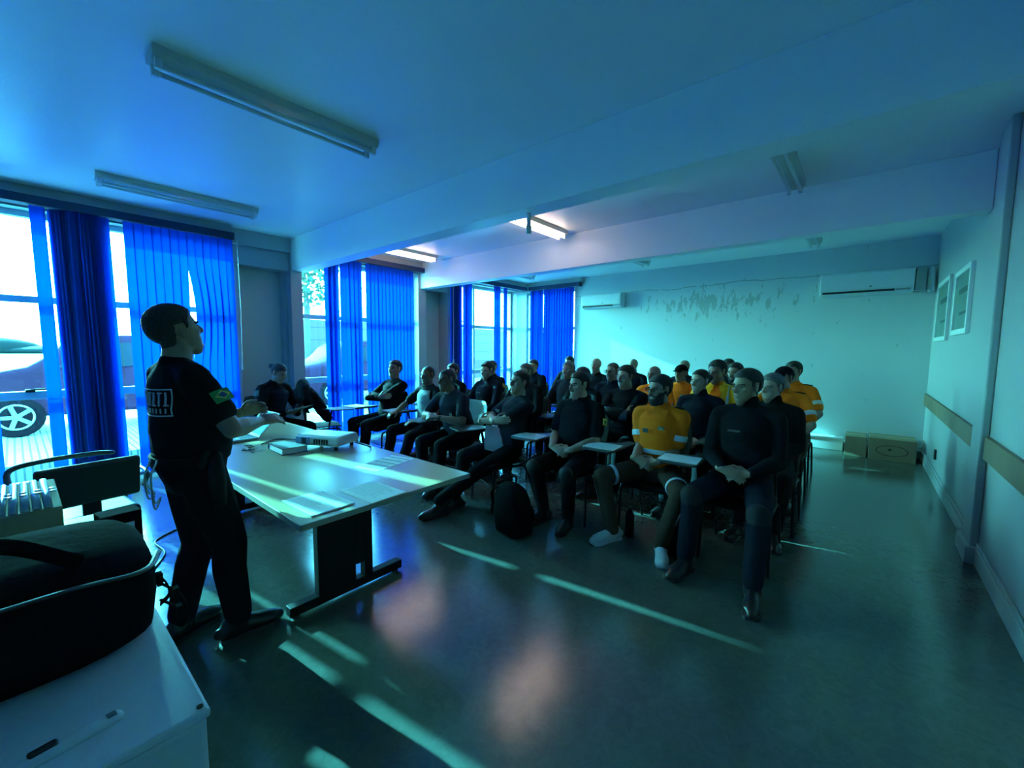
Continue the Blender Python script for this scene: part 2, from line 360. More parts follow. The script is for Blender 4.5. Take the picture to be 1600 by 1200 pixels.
# ------------------------------------------------------------------ ceiling lights
TUBE_ON = mat('lit_tube', (.9, .9, .9), .4, emit=((1.0, .76, .66), LAMP_STRENGTH))
TUBE_OFF = mat('unlit_tube', (.62, .66, .66), .3, var=.04)
HOUS = mat('fixture_enamel', (.52, .55, .52), .4, var=.05)
def fixture(label, x, y0, y1, lit):
    root = empty('ceiling_light', (x, (y0+y1)/2, ZC)); L = (y1-y0)/2; tag(root, label, 'ceiling light', 'twin tube ceiling lights')
    b = MB(); b.prism([(-.085, 0), (.085, 0), (.075, -.045), (.03, -.062), (-.03, -.062), (-.075, -.045)], 'y', -L, L); b.build('housing', HOUS, root, bevel=.003)
    for s in (-1, 1):
        b = MB(); b.tube([(s*.045, -L+.05, -.085), (s*.045, L-.05, -.085)], .014, 12); b.build('tube', TUBE_ON if lit else TUBE_OFF, root, smooth=True)
        for e in (-1, 1):
            b = MB(); b.box((s*.045, e*(L-.03), -.075), (.03, .035, .06)); b.build('tube_socket', WHITE_METAL, root, bevel=.004)
fixture('unlit twin tube light nearest the camera, over the projector table', -2.96, .55, 1.86, False)
fixture('unlit twin tube light close to the long blind', -5.38, .56, 1.87, False)
fixture('lit tube light close to the middle window', -5.66, 3.45, 4.70, True)
fixture('lit tube light in the middle of the second bay behind the small rod', -3.16, 3.52, 4.80, True)
fixture('unlit twin tube light at the right end of the second bay', -.58, 3.72, 4.78, False)
fixture('unlit tube light of the far bay, above the corner window', -5.45, 6.2, 7.15, False)
fixture('unlit tube light of the far bay, above the small air conditioner', -3.02, 6.2, 7.25, False)
fixture('unlit tube light of the far bay, above the large air conditioner', -.62, 6.3, 7.4, False)
b = MB(); b.tube([(-2.165, 2.78, 2.6), (-2.165, 2.78, 2.47)], .018, 10); b.tube([(-2.165, 2.78, 2.5), (-2.165, 2.78, 2.44)], .024, 10)
tag(b.build('mounting_rod', WHITE_METAL, smooth=True), 'short metal rod hanging from the underside of the near beam', 'rod')

# ------------------------------------------------------------------ outside
PAV = bpy.data.materials.new('street_paving'); PAV.use_nodes = True
n = PAV.node_tree.nodes; l = PAV.node_tree.links; bk = n.new('ShaderNodeTexBrick'); tc = n.new('ShaderNodeTexCoord'); l.new(tc.outputs['Object'], bk.inputs['Vector'])
bk.inputs['Scale'].default_value = 4.0; bk.inputs['Color1'].default_value = (.76, .73, .68, 1); bk.inputs['Color2'].default_value = (.70, .68, .64, 1); bk.inputs['Mortar'].default_value = (.24, .24, .24, 1); bk.inputs['Mortar Size'].default_value = .04
l.new(bk.outputs[0], n['Principled BSDF'].inputs['Base Color']); n['Principled BSDF'].inputs['Roughness'].default_value = .8
struct(MB().box2((-16, -40, -.1), (-6.96, 30, .20)).build('paving', PAV))
FIELD = mat('far_field', (.10, .13, .08), .9, var=.5, scale=.05, col2=(.32, .30, .22))
struct(MB().box2((-500, -300, -.6), (-16, 300, -.2)).build('ground', FIELD))
REDCAR = mat('dark_red_car_paint', (.05, .014, .035), .7, spec=.08, var=.06); CARGL = mat('car_window_glass', (.03, .035, .04), .08, var=.05); TYRE = mat('tyre_rubber', (.015, .010, .014), .9, spec=.05); ALLOY = mat('alloy', (.55, .55, .56), .3, .7)
WHITECAR = mat('pale_car_paint', (.50, .52, .54), .3, var=.05)
def car(label, x, y, paint, van=False, gz=.20):
    root = empty('car', (x, y, gz)); tag(root, label, 'car', 'cars parked outside the windows')
    h = 1.42 if not van else 1.75
    prof = [(-.85, .28), (-.88, .62), (-.75, .82), (.15, .98), (.75, h), (2.1, h+.02), (2.95, 1.0), (3.30, .92), (3.34, .35), (3.2, .26)]
    b = MB(); P = smooth_path(prof+[prof[0]], 3); ring = [(p[0], p[1]) for p in P[:-1]]
    rings = [[(sx*f, q[0], .3+(q[1]-.3)*g) for q in ring] for sx, f, g in ((.86, 1, .9), (.86, .97, 1), (-.86, .97, 1), (-.86, 1, .9))]
    b.rings(rings); b.build('car_body', paint, root, smooth=True, bevel=0)
    for sx in (.872, -.872):
        b = MB(); b.prism([(.42, .98), (.84, h-.08), (1.38, h-.06), (1.38, .98)], 'x', sx-.012, sx+.012); b.prism([(1.46, .98), (1.46, h-.06), (2.05, h-.07), (2.6, 1.0)], 'x', sx-.012, sx+.012)
        b.build('side_window', CARGL, root)
    for yy in (0, 2.5):
        for sx in (1, -1):
            b = MB(); b.tube([(sx*.68, yy, .29), (sx*.875, yy, .29)], .29, 24); w = b.build('wheel', TYRE, root, smooth=False, bevel=.03)
            b = MB(); b.tube([(sx*.878, yy, .29), (sx*.892, yy, .29)], .05, 12)
            for k in range(5):
                a = 2*math.pi*k/5+.3; M = Matrix.Rotation(a, 3, 'X'); b.box(M @ Vector((0, 0, .105)) + Vector((sx*.886, yy, .29)), (.016, .05, .15), M=M)
            b.loft([(sx*.878, yy+.172*math.cos(a), .29+.172*math.sin(a)) for a in np.linspace(0, 2*math.pi, 25)], [.014]*25, side=(1, 0, 0), n=6, round_ends=False)
            b.build('rim', ALLOY, w)
    return root
car('dark red car with a star shaped wheel rim outside the leftmost window', -9.95, -.03, REDCAR)
car('dark red car with side windows parked outside the middle window', -9.95, 4.55, REDCAR)
BLOCK = bpy.data.materials.new('painted_block_wall'); BLOCK.use_nodes = True; n = BLOCK.node_tree.nodes; l = BLOCK.node_tree.links
bk = n.new('ShaderNodeTexBrick'); tc = n.new('ShaderNodeTexCoord'); mp = n.new('ShaderNodeMapping'); mp.inputs['Rotation'].default_value = (R(90), 0, R(90)); l.new(tc.outputs['Object'], mp.inputs[0]); l.new(mp.outputs[0], bk.inputs['Vector'])
bk.inputs['Scale'].default_value = 1.3; bk.inputs['Color1'].default_value = (.11, .045, .10, 1); bk.inputs['Color2'].default_value = (.14, .07, .12, 1); bk.inputs['Mortar'].default_value = (.05, .03, .05, 1); bk.inputs['Mortar Size'].default_value = .015
l.new(bk.outputs[0], n['Principled BSDF'].inputs['Base Color']); n['Principled BSDF'].inputs['Roughness'].default_value = .85
tag(MB().box2((-13.2, 5.6, 0), (-13.0, 20, 2.35)).build('block_wall', BLOCK), 'tall wall of painted blocks across the street outside the corner window', 'wall')
b = empty('house', (-20, 14.2, 0)); tag(b, 'small house with a pitched roof above the block wall, seen through the corner window', 'house')
MB().box2((-2, -2.2, 0), (2, 2.2, 3.0)).build('house_wall', mat('house_render', (.55, .5, .48), .8), b)
MB().prism([(-2.6, 3.0), (2.6, 3.0), (0, 4.4)], 'x', -2.3, 2.3).build('roof', mat('roof_tile', (.25, .12, .10), .8), b)
tr = empty('street_tree', (-12.2, 5.35, 0)); tag(tr, 'leafy tree by the street, seen at the top left of the middle window', 'tree')
b = MB(); b.loft([(0, 0, 0), (.05, .02, 1.4), (0, .1, 2.6), (.1, 0, 3.6)], [.12, .10, .08, .05]); b.build('trunk', mat('bark', (.12, .09, .07), .9), tr, smooth=True)
b = MB(); rt = random.Random(5)
for i in range(1500):
    while True:
        p = np.array([rt.uniform(-1, 1) for _ in range(3)])
        if .2 < np.linalg.norm(p) < 1: break
    c = p*np.array([1.0, .95, 1.35]) + np.array([0, 0, 3.9]); a = nrm([rt.gauss(0, 1) for _ in range(3)]); q = nrm(np.cross(a, [rt.gauss(0, 1) for _ in range(3)])); w = rt.uniform(.06, .12)
    b.add([c-a*w, c+q*w*.5, c+a*w, c-q*w*.5], [(0, 1, 2, 3)])
b.build('foliage', mat('leaves', (.05, .09, .04), .7, var=.3), tr, fixn=False)
b = MB(); b.tube([(-60, 2.2, -.3), (-60, 2.2, 4.6)], .16, 8); tag(b.build('chimney_stack', mat('far_chimney', (.2, .2, .22), .8)), 'thin tall chimney far away on the horizon outside the leftmost window', 'chimney')
b = MB()
for i in range(14): b.ell((-150+i*2, -40+i*9, .2), (8, 9, 2.2+1.1*math.sin(i*2.1)))
tag(b.build('far_treeline', mat('far_trees', (.012, .016, .014), .9, spec=.05), smooth=True), 'dark line of far trees along the horizon outside', 'treeline', kind='stuff')
# ------------------------------------------------------------------ table and what lies on it
TOPM = bpy.data.materials.new('beige_laminate'); TOPM.use_nodes = True
n = TOPM.node_tree.nodes; l = TOPM.node_tree.links; b_ = n['Principled BSDF']; tc = n.new('ShaderNodeTexCoord'); nz = n.new('ShaderNodeTexNoise'); nz.inputs['Scale'].default_value = 90; nz.inputs['Detail'].default_value = 5
l.new(tc.outputs['Object'], nz.inputs['Vector']); cr = n.new('ShaderNodeMixRGB'); cr.inputs[1].default_value = (.36, .25, .13, 1); cr.inputs[2].default_value = (.46, .33, .18, 1); l.new(nz.outputs['Fac'], cr.inputs[0]); l.new(cr.outputs[0], b_.inputs['Base Color'])
b_.inputs['Roughness'].default_value = .30; b_.inputs['Specular IOR Level'].default_value = .38
EDGE = mat('table_edge_band', (.30, .26, .20), .45)
tb = empty('conference_table', (-3.3, 1.245, 0)); tag(tb, 'long beige conference table on black T shaped legs, beside the presenter', 'table')
MB().box2((-1.5, -.5, .715), (1.5, .5, .74)).build('tabletop', [TOPM], tb, bevel=.003)
b = MB(); b.box2((-1.503, -.503, .713), (1.503, -.5005, .7395)); b.box2((-1.503, .5005, .713), (1.503, .503, .7395)); b.box2((1.5005, -.503, .713), (1.503, .503, .7395)); b.box2((-1.503, -.503, .713), (-1.5005, .503, .7395)); b.build('edge_band', EDGE, tb)
for xx in (.96, -.96):
    b = MB(); b.box2((xx-.03, -.20, .06), (xx+.03, .03, .714)); b.box2((xx-.03, .09, .06), (xx+.03, .145, .714)); b.box2((xx-.03, .03, .17), (xx+.03, .09, .714)); b.box2((xx-.03, -.36, .02), (xx+.03, .36, .075)); b.box2((xx-.03, -.40, .69), (xx+.03, .40, .7145))
    lg = b.build('leg', BLACKM, tb, bevel=.005)
    for yy in (-.32, .32):
        b = MB(); b.tube([(xx, yy, 0), (xx, yy, .022)], .022, 10); b.build('foot_glide', BLACKP, lg)
MB().box2((-.93, -.01, .34), (.93, .012, .70)).build('modesty_panel', mat('modesty_panel_paint', (.34, .38, .36), .5), tb)

def sheet_lines(o_name, loc, w, h, rz, label, group=None, thick=.0006, lines=0, dark=0, bend=0.0, cat='paper'):
    r = empty(o_name, loc, rz); tag(r, label, cat, group)
    vs = []; nx, ny = 8, 6; fs = []
    for side in (0, 1):
        for j in range(ny+1):
            for i in range(nx+1):
                u, vv = i/nx-.5, j/ny-.5; vs.append((u*w, vv*h, (thick if side else 0)+bend*max(0, u-.1)**2*4+.0008))
    k = (nx+1)*(ny+1)
    for j in range(ny):
        for i in range(nx):
            a = j*(nx+1)+i; fs.append((a+k, a+k+1, a+k+nx+2, a+k+nx+1)); fs.append((a, a+nx+1, a+nx+2, a+1))
    for i in range(nx): fs.append((i, i+1, i+1+k, i+k)); q = ny*(nx+1)+i; fs.append((q, q+k, q+k+1, q+1))
    for j in range(ny): q = j*(nx+1); fs.append((q, q+k, q+k+nx+1, q+nx+1)); q += nx; fs.append((q, q+nx+1, q+nx+1+k, q+k))
    MB().add(vs, fs).build('sheet', PAPER, r)
    if lines:
        b = MB(); q = random.Random(lines)
        for i in range(lines):
            y = h*(.42-.80*i/lines); ww = w*q.uniform(.5, .82); b.box2((-w*.42, y-.0009, thick+.0010), (-w*.42+ww, y+.0009, thick+.0016))
        b.build('printed_text', mat('faint_print', (.52, .54, .56), .8), r)
    if dark:
        b = MB()
        for i in range(dark):
            x = w*(-.34+.72*i/max(1, dark-1)); b.box2((x-.003, -h*.46, thick+.001), (x+.003, h*.46, thick+.0016))
        b.build('printed_rule', mat('dark_print', (.04, .045, .05), .8), r)
    return r
sheet_lines('paper_sheet', (-2.385, 1.535, .74), .35, .20, R(103), 'printed sheet with dark ruled lines, lying beyond the sunbeam on the table', thick=.0008, dark=5, lines=9)
sheet_lines('paper_sheet', (-1.955, 1.18, .74), .30, .21, R(3), 'printed sheet at the near table end whose corner overhangs the edge', thick=.0008, lines=14)
bk_ = sheet_lines('booklet', (-2.005, .915, .74), .30, .21, R(2), 'thick stapled booklet at the near corner of the table', thick=.006, lines=16, cat='booklet')
b = MB(); b.tube([(-.13, .09, .0075), (-.10, .09, .0075)], .0012, 6); b.build('staple', CHROME, bk_)
# book under the projector
bk = empty('thick_book', (-3.22, 1.265, .74), R(-2)); tag(bk, 'thick closed book with a pale spine, lying in front of the projector', 'book')
MB().box2((-.135, -.085, .003), (.13, .085, .042)).build('pages', PAPER, bk)
b = MB(); b.box2((-.14, -.09, 0), (.135, .09, .003)); b.box2((-.14, -.09, .042), (.135, .09, .045)); b.loft([(-.14, -.09, .0225), (-.14, .09, .0225)], [.012, .012], [.0225, .0225], side=(1, 0, 0), n=12, round_ends=False)
b.build('cover', mat('book_cover', (.09, .10, .11), .8, spec=.15), bk)
# projector
pj = empty('projector', (-3.12, 1.52, .74), R(24)); tag(pj, 'white data projector beside the thick book on the table', 'projector')
b = MB(); prof = [(-.125, .03), (-.13, .05), (-.12, .095), (-.09, .105), (.09, .105), (.12, .095), (.13, .05), (.125, .03)]; b.prism([(p[0], p[1]) for p in prof], 'x', -.18, .18); b.build('projector_case', WHITE_METAL, pj, bevel=.012)
b = MB(); b.box2((-.178, -.1345, .040), (-.06, -.126, .094)); b.box2((-.183, -.11, .038), (-.179, .11, .095)); b.build('lens_panel', mat('blue_grey_panel', (.30, .42, .62), .4), pj)
b = MB(); b.box2((-.125, -.137, .046), (-.085, -.127, .088)); b.build('sticker', mat('dark_sticker', (.03, .03, .05), .5), pj)
b = MB()
for i in range(6): b.box2((-.02+.022*i, -.1335, .045), (-.008+.022*i, -.127, .082))
b.build('vent', BLACKP, pj)
b = MB(); b.tube([(-.183, .02, .065), (-.200, .02, .065)], .03, 16); b.build('lens', BLACKP, pj)
for sx, sy in ((-.14, -.09), (.14, -.09), (-.14, .09), (.14, .09)):
    b = MB(); b.tube([(sx, sy, 0), (sx, sy, .032)], .014, 10); b.build('foot', BLACKP, pj)
# laptop
lp = empty('laptop', (-3.955, 1.25, .74), R(1)); tag(lp, 'open laptop with a glowing cyan screen, behind the presenter\'s hands', 'laptop')
MB().box2((-.18, -.24, .004), (.18, 0, .02)).build('laptop_base', mat('silver_plastic', (.30, .32, .33), .5, .2), lp, bevel=.004)
b = MB()
for i in range(12):
    for j in range(5): b.box2((-.165+.0277*i, -.12+.021*j, .02), (-.165+.0277*i+.023, -.12+.021*j+.017, .0225))
b.build('keyboard', BLACKP, lp)
M = Matrix.Rotation(R(-44), 3, 'X')
b = MB(); b.box(M @ Vector((0, .004, .125))+Vector((0, .004, .018)), (.36, .009, .25), M=M); lid = b.build('lid', mat('silver_plastic', (0, 0, 0)), lp, bevel=.003)
b = MB(); b.box(M @ Vector((0, -.0015, .13))+Vector((0, .004, .018)), (.335, .003, .215), M=M); b.build('screen', mat('lit_laptop_screen', (.01, .03, .04), .5, spec=.05, emit=((.012, .36, .55), 1.0)), lid)
# cables on the table
def cable(pts, r, label, m=BLACKP, cat='cable'):
    b = MB(); b.tube(smooth_path(pts, 7), r, 6); return tag(b.build('cable', m, smooth=True), label, cat)
cable([(-3.55, 1.20, .746), (-3.66, 1.35, .745), (-3.50, 1.48, .746), (-3.72, 1.55, .745), (-3.55, 1.62, .746), (-3.44, 1.68, .745), (-3.36, 1.62, .748)], .0045, 'tangled black cable between the laptop and the projector')
cable([(-2.93, 1.635, .78), (-2.84, 1.66, .77), (-2.82, 1.70, .75), (-2.88, 1.72, .746)], .005, 'short black cable at the right end of the projector')
cable([(-3.6, 1.10, .746), (-3.52, 1.14, .746), (-3.48, 1.08, .746), (-3.40, 1.10, .747), (-3.44, 1.03, .746)], .004, 'small coil of black lead beside the bunch of keys')
kr = empty('key_bunch', (-3.38, 1.06, .74)); tag(kr, 'small bunch of keys on the table in front of the laptop', 'keys')
b = MB(); b.loft([(.02*math.cos(a), .02*math.sin(a), .004) for a in np.linspace(0, 6.28, 17)], [.0018]*17, side=(0, 0, 1), n=6, round_ends=False); b.build('ring', CHROME, kr)
for k in range(4):
    b = MB(); a = k*1.1; b.box((.045*math.cos(a), .045*math.sin(a), .004+.002*k), (.05, .009, .002), a); b.tube([(.075*math.cos(a), .075*math.sin(a), .003+.002*k), (.075*math.cos(a), .075*math.sin(a), .006+.002*k)], .011, 10); b.build('key', CHROME, kr)
cable([(-4.55, .95, .006), (-4.3, .85, .006), (-4.1, .62, .006), (-3.8, .62, .006), (-3.5, .50, .006), (-3.2, .55, .006)], .006, 'thin black cable lying across the blue lit floor left of the presenter')

# ------------------------------------------------------------------ near left: cabinet, bag, box, chairs
APP = mat('white_enamel', (.66, .70, .70), .42, var=.05, scale=60, bump=.06, bscale=160)
cb = empty('white_cabinet', (-1.42, -.40, 0)); tag(cb, 'white enamel cabinet under the black bag in the near left corner', 'cabinet')
b = MB(); b.box2((-.42, -.62, .02), (.415, .615, .728)); b.build('cabinet_body', APP, cb, bevel=.012)
b = MB(); b.box2((-.425, -.625, .729), (.42, .62, .75)); tp = b.build('cabinet_top', APP, cb, bevel=.006)
b = MB(); b.box2((.4155, -.56, .08), (.424, .55, .66)); b.build('side_panel', APP, cb, bevel=.004)
def top_pt(px, py, z=.752): p = on_z(px, py, z); return (p[0]+1.42, p[1]+.40, z)
p0, p1 = np.array(top_pt(195, 1112)), np.array(top_pt(-30, 1238)); dirv = nrm(p1-p0)
b = MB(); b.loft([p0+dirv*.012, p1], [.017, .017], [.010, .010], side=np.cross(dirv, (0, 0, 1)), n=14); b.build('grip_rail', APP, cb, smooth=True)
q = np.array(top_pt(68, 1180))+np.array([-.004, 0, .009]); b = MB(); b.loft([q-dirv*.016, q+dirv*.016], [.011, .011], [.004, .004], side=np.cross(dirv, (0, 0, 1)), n=14); b.build('oval_button', BLACKP, cb, smooth=True)
q = p0+dirv*.020; ang = math.atan2(dirv[1], dirv[0]); b = MB(); b.box(q+np.array([0, 0, .0095]), (.014, .014, .003), ang); b.build('sticker', mat('grey_sticker', (.12, .15, .16), .6), cb)
q = np.array(top_pt(312, 1105)); b = MB(); b.tube([q, q+np.array([0, 0, .003])], .006, 10); b.build('screw', BLACKM, cb)
# black travel bag
BAGM = mat('black_nylon', (.007, .008, .009), .95, spec=.03, bump=.3, bscale=24)
bg = empty('travel_bag', (-1.545, -.17, .752)); tag(bg, 'bulky black nylon bag with dangling straps on the white cabinet', 'bag')
b = MB(); rings = []
for z, gx, gy, ox in ((0, .20, .35, 0), (.02, .225, .375, 0), (.10, .235, .385, 0), (.17, .23, .385, 0), (.215, .222, .375, .0), (.24, .195, .345, -.005), (.25, .11, .25, -.01)):
    rings.append([(ox+gx*math.copysign(abs(math.cos(a))**.45, math.cos(a)), gy*math.copysign(abs(math.sin(a))**.45, math.sin(a)), z*.97) for a in np.linspace(0, 2*math.pi, 33)[:-1]])
b.rings(rings); b.build('bag_body', BAGM, bg, smooth=True)
b = MB(); b.loft(smooth_path([(.236, -.30, .16), (.245, -.1, .205), (.245, .2, .215), (.225, .34, .20), (.10, .392, .19)], 6), [.008]*25, [.004]*25, side=(1, 0, 0), n=8); b.build('zip_band', BLACKP, bg, smooth=True)
b = MB(); b.loft(smooth_path([(.2, -.30, .20), (.16, -.1, .30), (.12, .1, .315), (.17, .24, .245)], 6), [.018]*19, [.006]*19, side=(0, 0, 1), n=8); b.build('carry_handle', BAGM, bg, smooth=True)
for k, (pz, py) in enumerate(((.20, .34), (.15, .37), (.10, .375))):
    b = MB(); b.loft(smooth_path([(.20, py, pz), (.235, py+.035, pz-.03), (.22, py+.05, pz-.08), (.20, py+.035, pz-.11)], 5), [.009]*16, [.0025]*16, side=(1, 0, 0), n=6); b.box((.232, py+.03, pz-.03), (.022, .012, .03)); b.build('strap', BAGM, bg)
# shrink-wrapped box on a side table
dk = empty('side_table', (-2.38, -.30, 0)); tag(dk, 'dark side table carrying the cardboard box, behind the black bag', 'table')
MB().box2((-.29, -.36, .70), (.29, .53, .73)).build('tabletop', BLACKP, dk, bevel=.003)
for sx in (-.25, .25):
    for sy in (-.31, .48): b = MB(); b.box((sx, sy, .35), (.035, .035, .70)); b.build('leg', BLACKM, dk)
bx = empty('wrapped_box', (-2.40, -.22, .73)); tag(bx, 'brown box with a silvery ribbed top wrapped in clear plastic', 'box')
MB().box2((-.24, -.31, 0), (.24, .30, .20)).build('carton', CARD, bx, bevel=.004)
b = MB()
for i in range(22): b.loft([(-.235, -.30+.027*i, .203), (.235, -.30+.027*i, .203)], [.011, .011], [.006, .006], side=(0, 1, 0), n=8, round_ends=False)
b.build('ribbed_pack', mat('silver_film', (.40, .45, .46), .25, .3), bx, smooth=True)
b = MB()
for i in range(16):
    for s in (-.02, .025): b.ell((s, -.27+.037*i, .211), (.012, .012, .003), nu=8, nv=6)
b.build('foil_dots', mat('bright_foil', (.75, .77, .77), .2), bx, smooth=True)
# office armchairs
def office_chair(label, x, y, rz):
    r = empty('office_chair', (x, y, 0), rz); tag(r, label, 'chair', 'office armchairs by the long blind')
    b = MB(); b.box((0, .02, .44), (.48, .46, .07)); b.build('seat', BLACKP, r, bevel=.03)
    M = Matrix.Rotation(R(10), 3, 'X'); b = MB(); b.box((0, -.235, .68), (.46, .05, .26), M=M); b.build('backrest', BLACKP, r, bevel=.02)
    b = MB(); b.box((0, -.22, .52), (.08, .03, .22)); b.build('back_bracket', BLACKM, r)
    for s in (-1, 1):
        b = MB(); b.loft(smooth_path([(s*.24, .16, .42), (s*.29, .17, .52), (s*.29, .12, .66), (s*.29, -.05, .675), (s*.28, -.2, .66), (s*.25, -.22, .60)], 5), [.014]*26, side=(1, 0, 0), n=8); b.build('armrest', mat('armrest_bar', (.09, .10, .10), .25, .5), r, smooth=True)
    b = MB(); b.loft(smooth_path([(-.27, .16, .66), (-.25, .22, .74), (-.1, .24, .765), (.12, .24, .765), (.22, .235, .755)], 5), [.016]*21, side=(0, 0, 1), n=8); b.build('front_bar', mat('armrest_bar', (0, 0, 0)), r, smooth=True)
    b = MB(); b.tube([(0, 0, .10), (0, 0, .41)], .03, 12); b.build('gas_post', CHROME, r, smooth=True)
    for k in range(5):
        a = 2*math.pi*k/5; b = MB(); b.loft([(.02*math.cos(a), .02*math.sin(a), .11), (.28*math.cos(a), .28*math.sin(a), .075)], [.025, .018], n=8, side=(0, 0, 1)); q = b.build('base_leg', BLACKP, r, smooth=True)
        b = MB(); b.tube([(.28*math.cos(a)-.012, .28*math.sin(a), .03), (.28*math.cos(a)+.012, .28*math.sin(a), .03)], .03, 12); b.build('castor', BLACKP, q)
office_chair('black office armchair with a metal armrest, facing the window behind the box', -3.75, .22, R(98))
office_chair('black office armchair cut off by the left edge of the photo', -3.62, -.52, R(140))
LEATH0 = mat('matt_black_board', (.008, .008, .009), .9, spec=.05)
fb = empty('file_box', (-2.20, .225, .732), R(6)); tag(fb, 'black file box with a bright white label, standing on the side table behind the bag', 'box')
MB().box2((-.05, -.06, 0), (.05, .06, .125)).build('box_shell', LEATH0, fb, bevel=.004); b = MB(); b.box2((.0505, -.045, .02), (.052, .035, .085)); b.build('white_label', PAPER, fb)

# ------------------------------------------------------------------ far wall and right wall things
def aircon(label, x0, x1, z0, z1):
    r = empty('air_conditioner', ((x0+x1)/2, YB, z0)); tag(r, label, 'air conditioner', 'split air conditioners on the back wall'); w = (x1-x0)/2; h = z1-z0
    b = MB(); b.prism([(0, .0), (-.17, .02), (-.21, .09), (-.215, h-.03), (-.19, h), (0, h)], 'x', -w, w); b.build('aircon_case', WHITE_METAL, r, bevel=.01)
    b = MB(); b.box2((-w*.93, -.208, .035), (w*.62, -.188, .062)); b.build('air_outlet', BLACKP, r); b = MB(); b.box2((w*.64, -.211, .04), (w*.93, -.19, .06)); b.build('louvre', mat('aircon_grey', (.30, .34, .34), .5), r)
    b = MB(); b.box2((w*.1, -.221, h*.32), (w*.16, -.2151, h*.36)); b.build('badge', mat('aircon_badge', (.1, .12, .13), .5), r)
    return r
aircon('small white air conditioner beside the corner window blind', -4.70, -3.80, 2.345, 2.64)
a2 = aircon('large white air conditioner in the right corner of the back wall', -.57, .47, 2.30, 2.63)
b = MB(); b.box2((.53, -.19, .02), (.63, -.02, .33)); b.box2((.63, -.12, .02), (.64, -.02, .33)); b.build('pipe_cover', mat('pipe_cover_grey', (.30, .34, .33), .6), a2, bevel=.005)
b = MB(); b.loft([(.685, -.10, .03), (.685, -.10, .30)], [.04, .04], n=12); b.build('insulated_pipe', WHITE_METAL, a2, smooth=True)
def frame(label, y0, y1, z0, z1, seed):
    r = empty('framed_picture', (XR, (y0+y1)/2, z0)); tag(r, label, 'picture', 'framed pictures on the right wall'); w = (y1-y0)/2; h = z1-z0; t = .03
    b = MB(); b.box2((-.03, -w, 0), (-.001, w, .05)); b.box2((-.03, -w, h-.05), (-.001, w, h)); b.box2((-.03, -w, .05), (-.001, -w+.05, h-.05)); b.box2((-.03, w-.05, .05), (-.001, w, h-.05)); b.build('picture_frame', WHITE_METAL, r, bevel=.003)
    MB().box2((-.015, -w+.05, .05), (-.005, w-.05, h-.05)).build('print', mat('picture_print%d' % seed, (.13, .20, .19), .4, scale=4, var=.4), r)
    b = MB(); b.box2((-.017, -w+.08, h*.62), (-.0152, w*.5, h*.70)); b.box2((-.017, -w+.1, h*.3), (-.0152, w*.2, h*.34)); b.build('printed_band', mat('picture_dark', (.04, .07, .07), .5), r)
frame('framed picture on the right wall, the one nearer the camera', 5.42, 6.25, 1.66, 2.29, 1)
frame('framed picture on the right wall, the one closer to the back corner', 6.64, 7.60, 1.62, 2.34, 2)
def carton(label, x0, x1, y0, y1, h, motif):
    r = empty('cardboard_carton', ((x0+x1)/2, (y0+y1)/2, 0)); tag(r, label, 'carton', 'cartons by the back wall'); w, d = (x1-x0)/2, (y1-y0)/2
    MB().box2((-w, -d, 0), (w, d, h)).build('carton_body', CARD, r, bevel=.005)
    b = MB(); b.box2((-w+.004, -.03, h+.0003), (w-.004, .03, h+.0012)); b.build('tape', mat('brown_tape', (.24, .17, .09), .3), r)
    if motif:
        b = MB(); P = [(.17*math.cos(a), h*.47+.075*math.sin(a)) for a in np.linspace(0, 2*math.pi, 33)[:-1]]; Q = [(.155*math.cos(a), h*.47+.066*math.sin(a)) for a in np.linspace(0, 2*math.pi, 33)[:-1]]
        b.rings([[(p[0], -d-.0006, p[1]) for p in P], [(p[0], -d-.0012, p[1]) for p in Q], [(p[0], -d-.0006, p[1]) for p in Q]], cap=False); b.build('oval_print', mat('carton_print', (.12, .08, .05), .8), r)
        b = MB(); S5 = []
        for k in range(10): a = math.pi/2+k*math.pi/5; rr = .028 if k % 2 == 0 else .011; S5.append((-.02+rr*math.cos(a), h*.52+rr*math.sin(a)))
        b.prism(S5, 'y', -d-.0015, -d-.0003); b.build('star_print', mat('carton_star', (.03, .03, .03), .8), r)
carton('plain brown carton on the floor, left of the carton with the star', -.135, .105, 7.62, 8.04, .285, False)
carton('brown carton with an oval and star print in the back right corner', .125, .61, 7.60, 8.04, .30, True)
b = MB(); b.box2((-1.6, 7.90, .0), (-.16, 8.07, .17)); b.box2((-1.6, 7.88, .17), (-.16, 8.07, .195)); tag(b.build('low_ledge', WHITE_METAL, bevel=.004), 'low pale ledge along the back wall, left of the two cartons', 'ledge')
so = empty('wall_socket', (XR, 6.7, .27)); tag(so, 'small dark wall socket low on the right wall below the wood rail', 'socket')
MB().box2((-.02, -.035, 0), (-.001, .035, .11)).build('socket_plate', BLACKP, so, bevel=.003); b = MB(); b.tube([(-.022, 0, .055), (-.019, 0, .055)], .014, 12); b.build('socket_face', mat('socket_grey', (.1, .1, .1), .4), so)
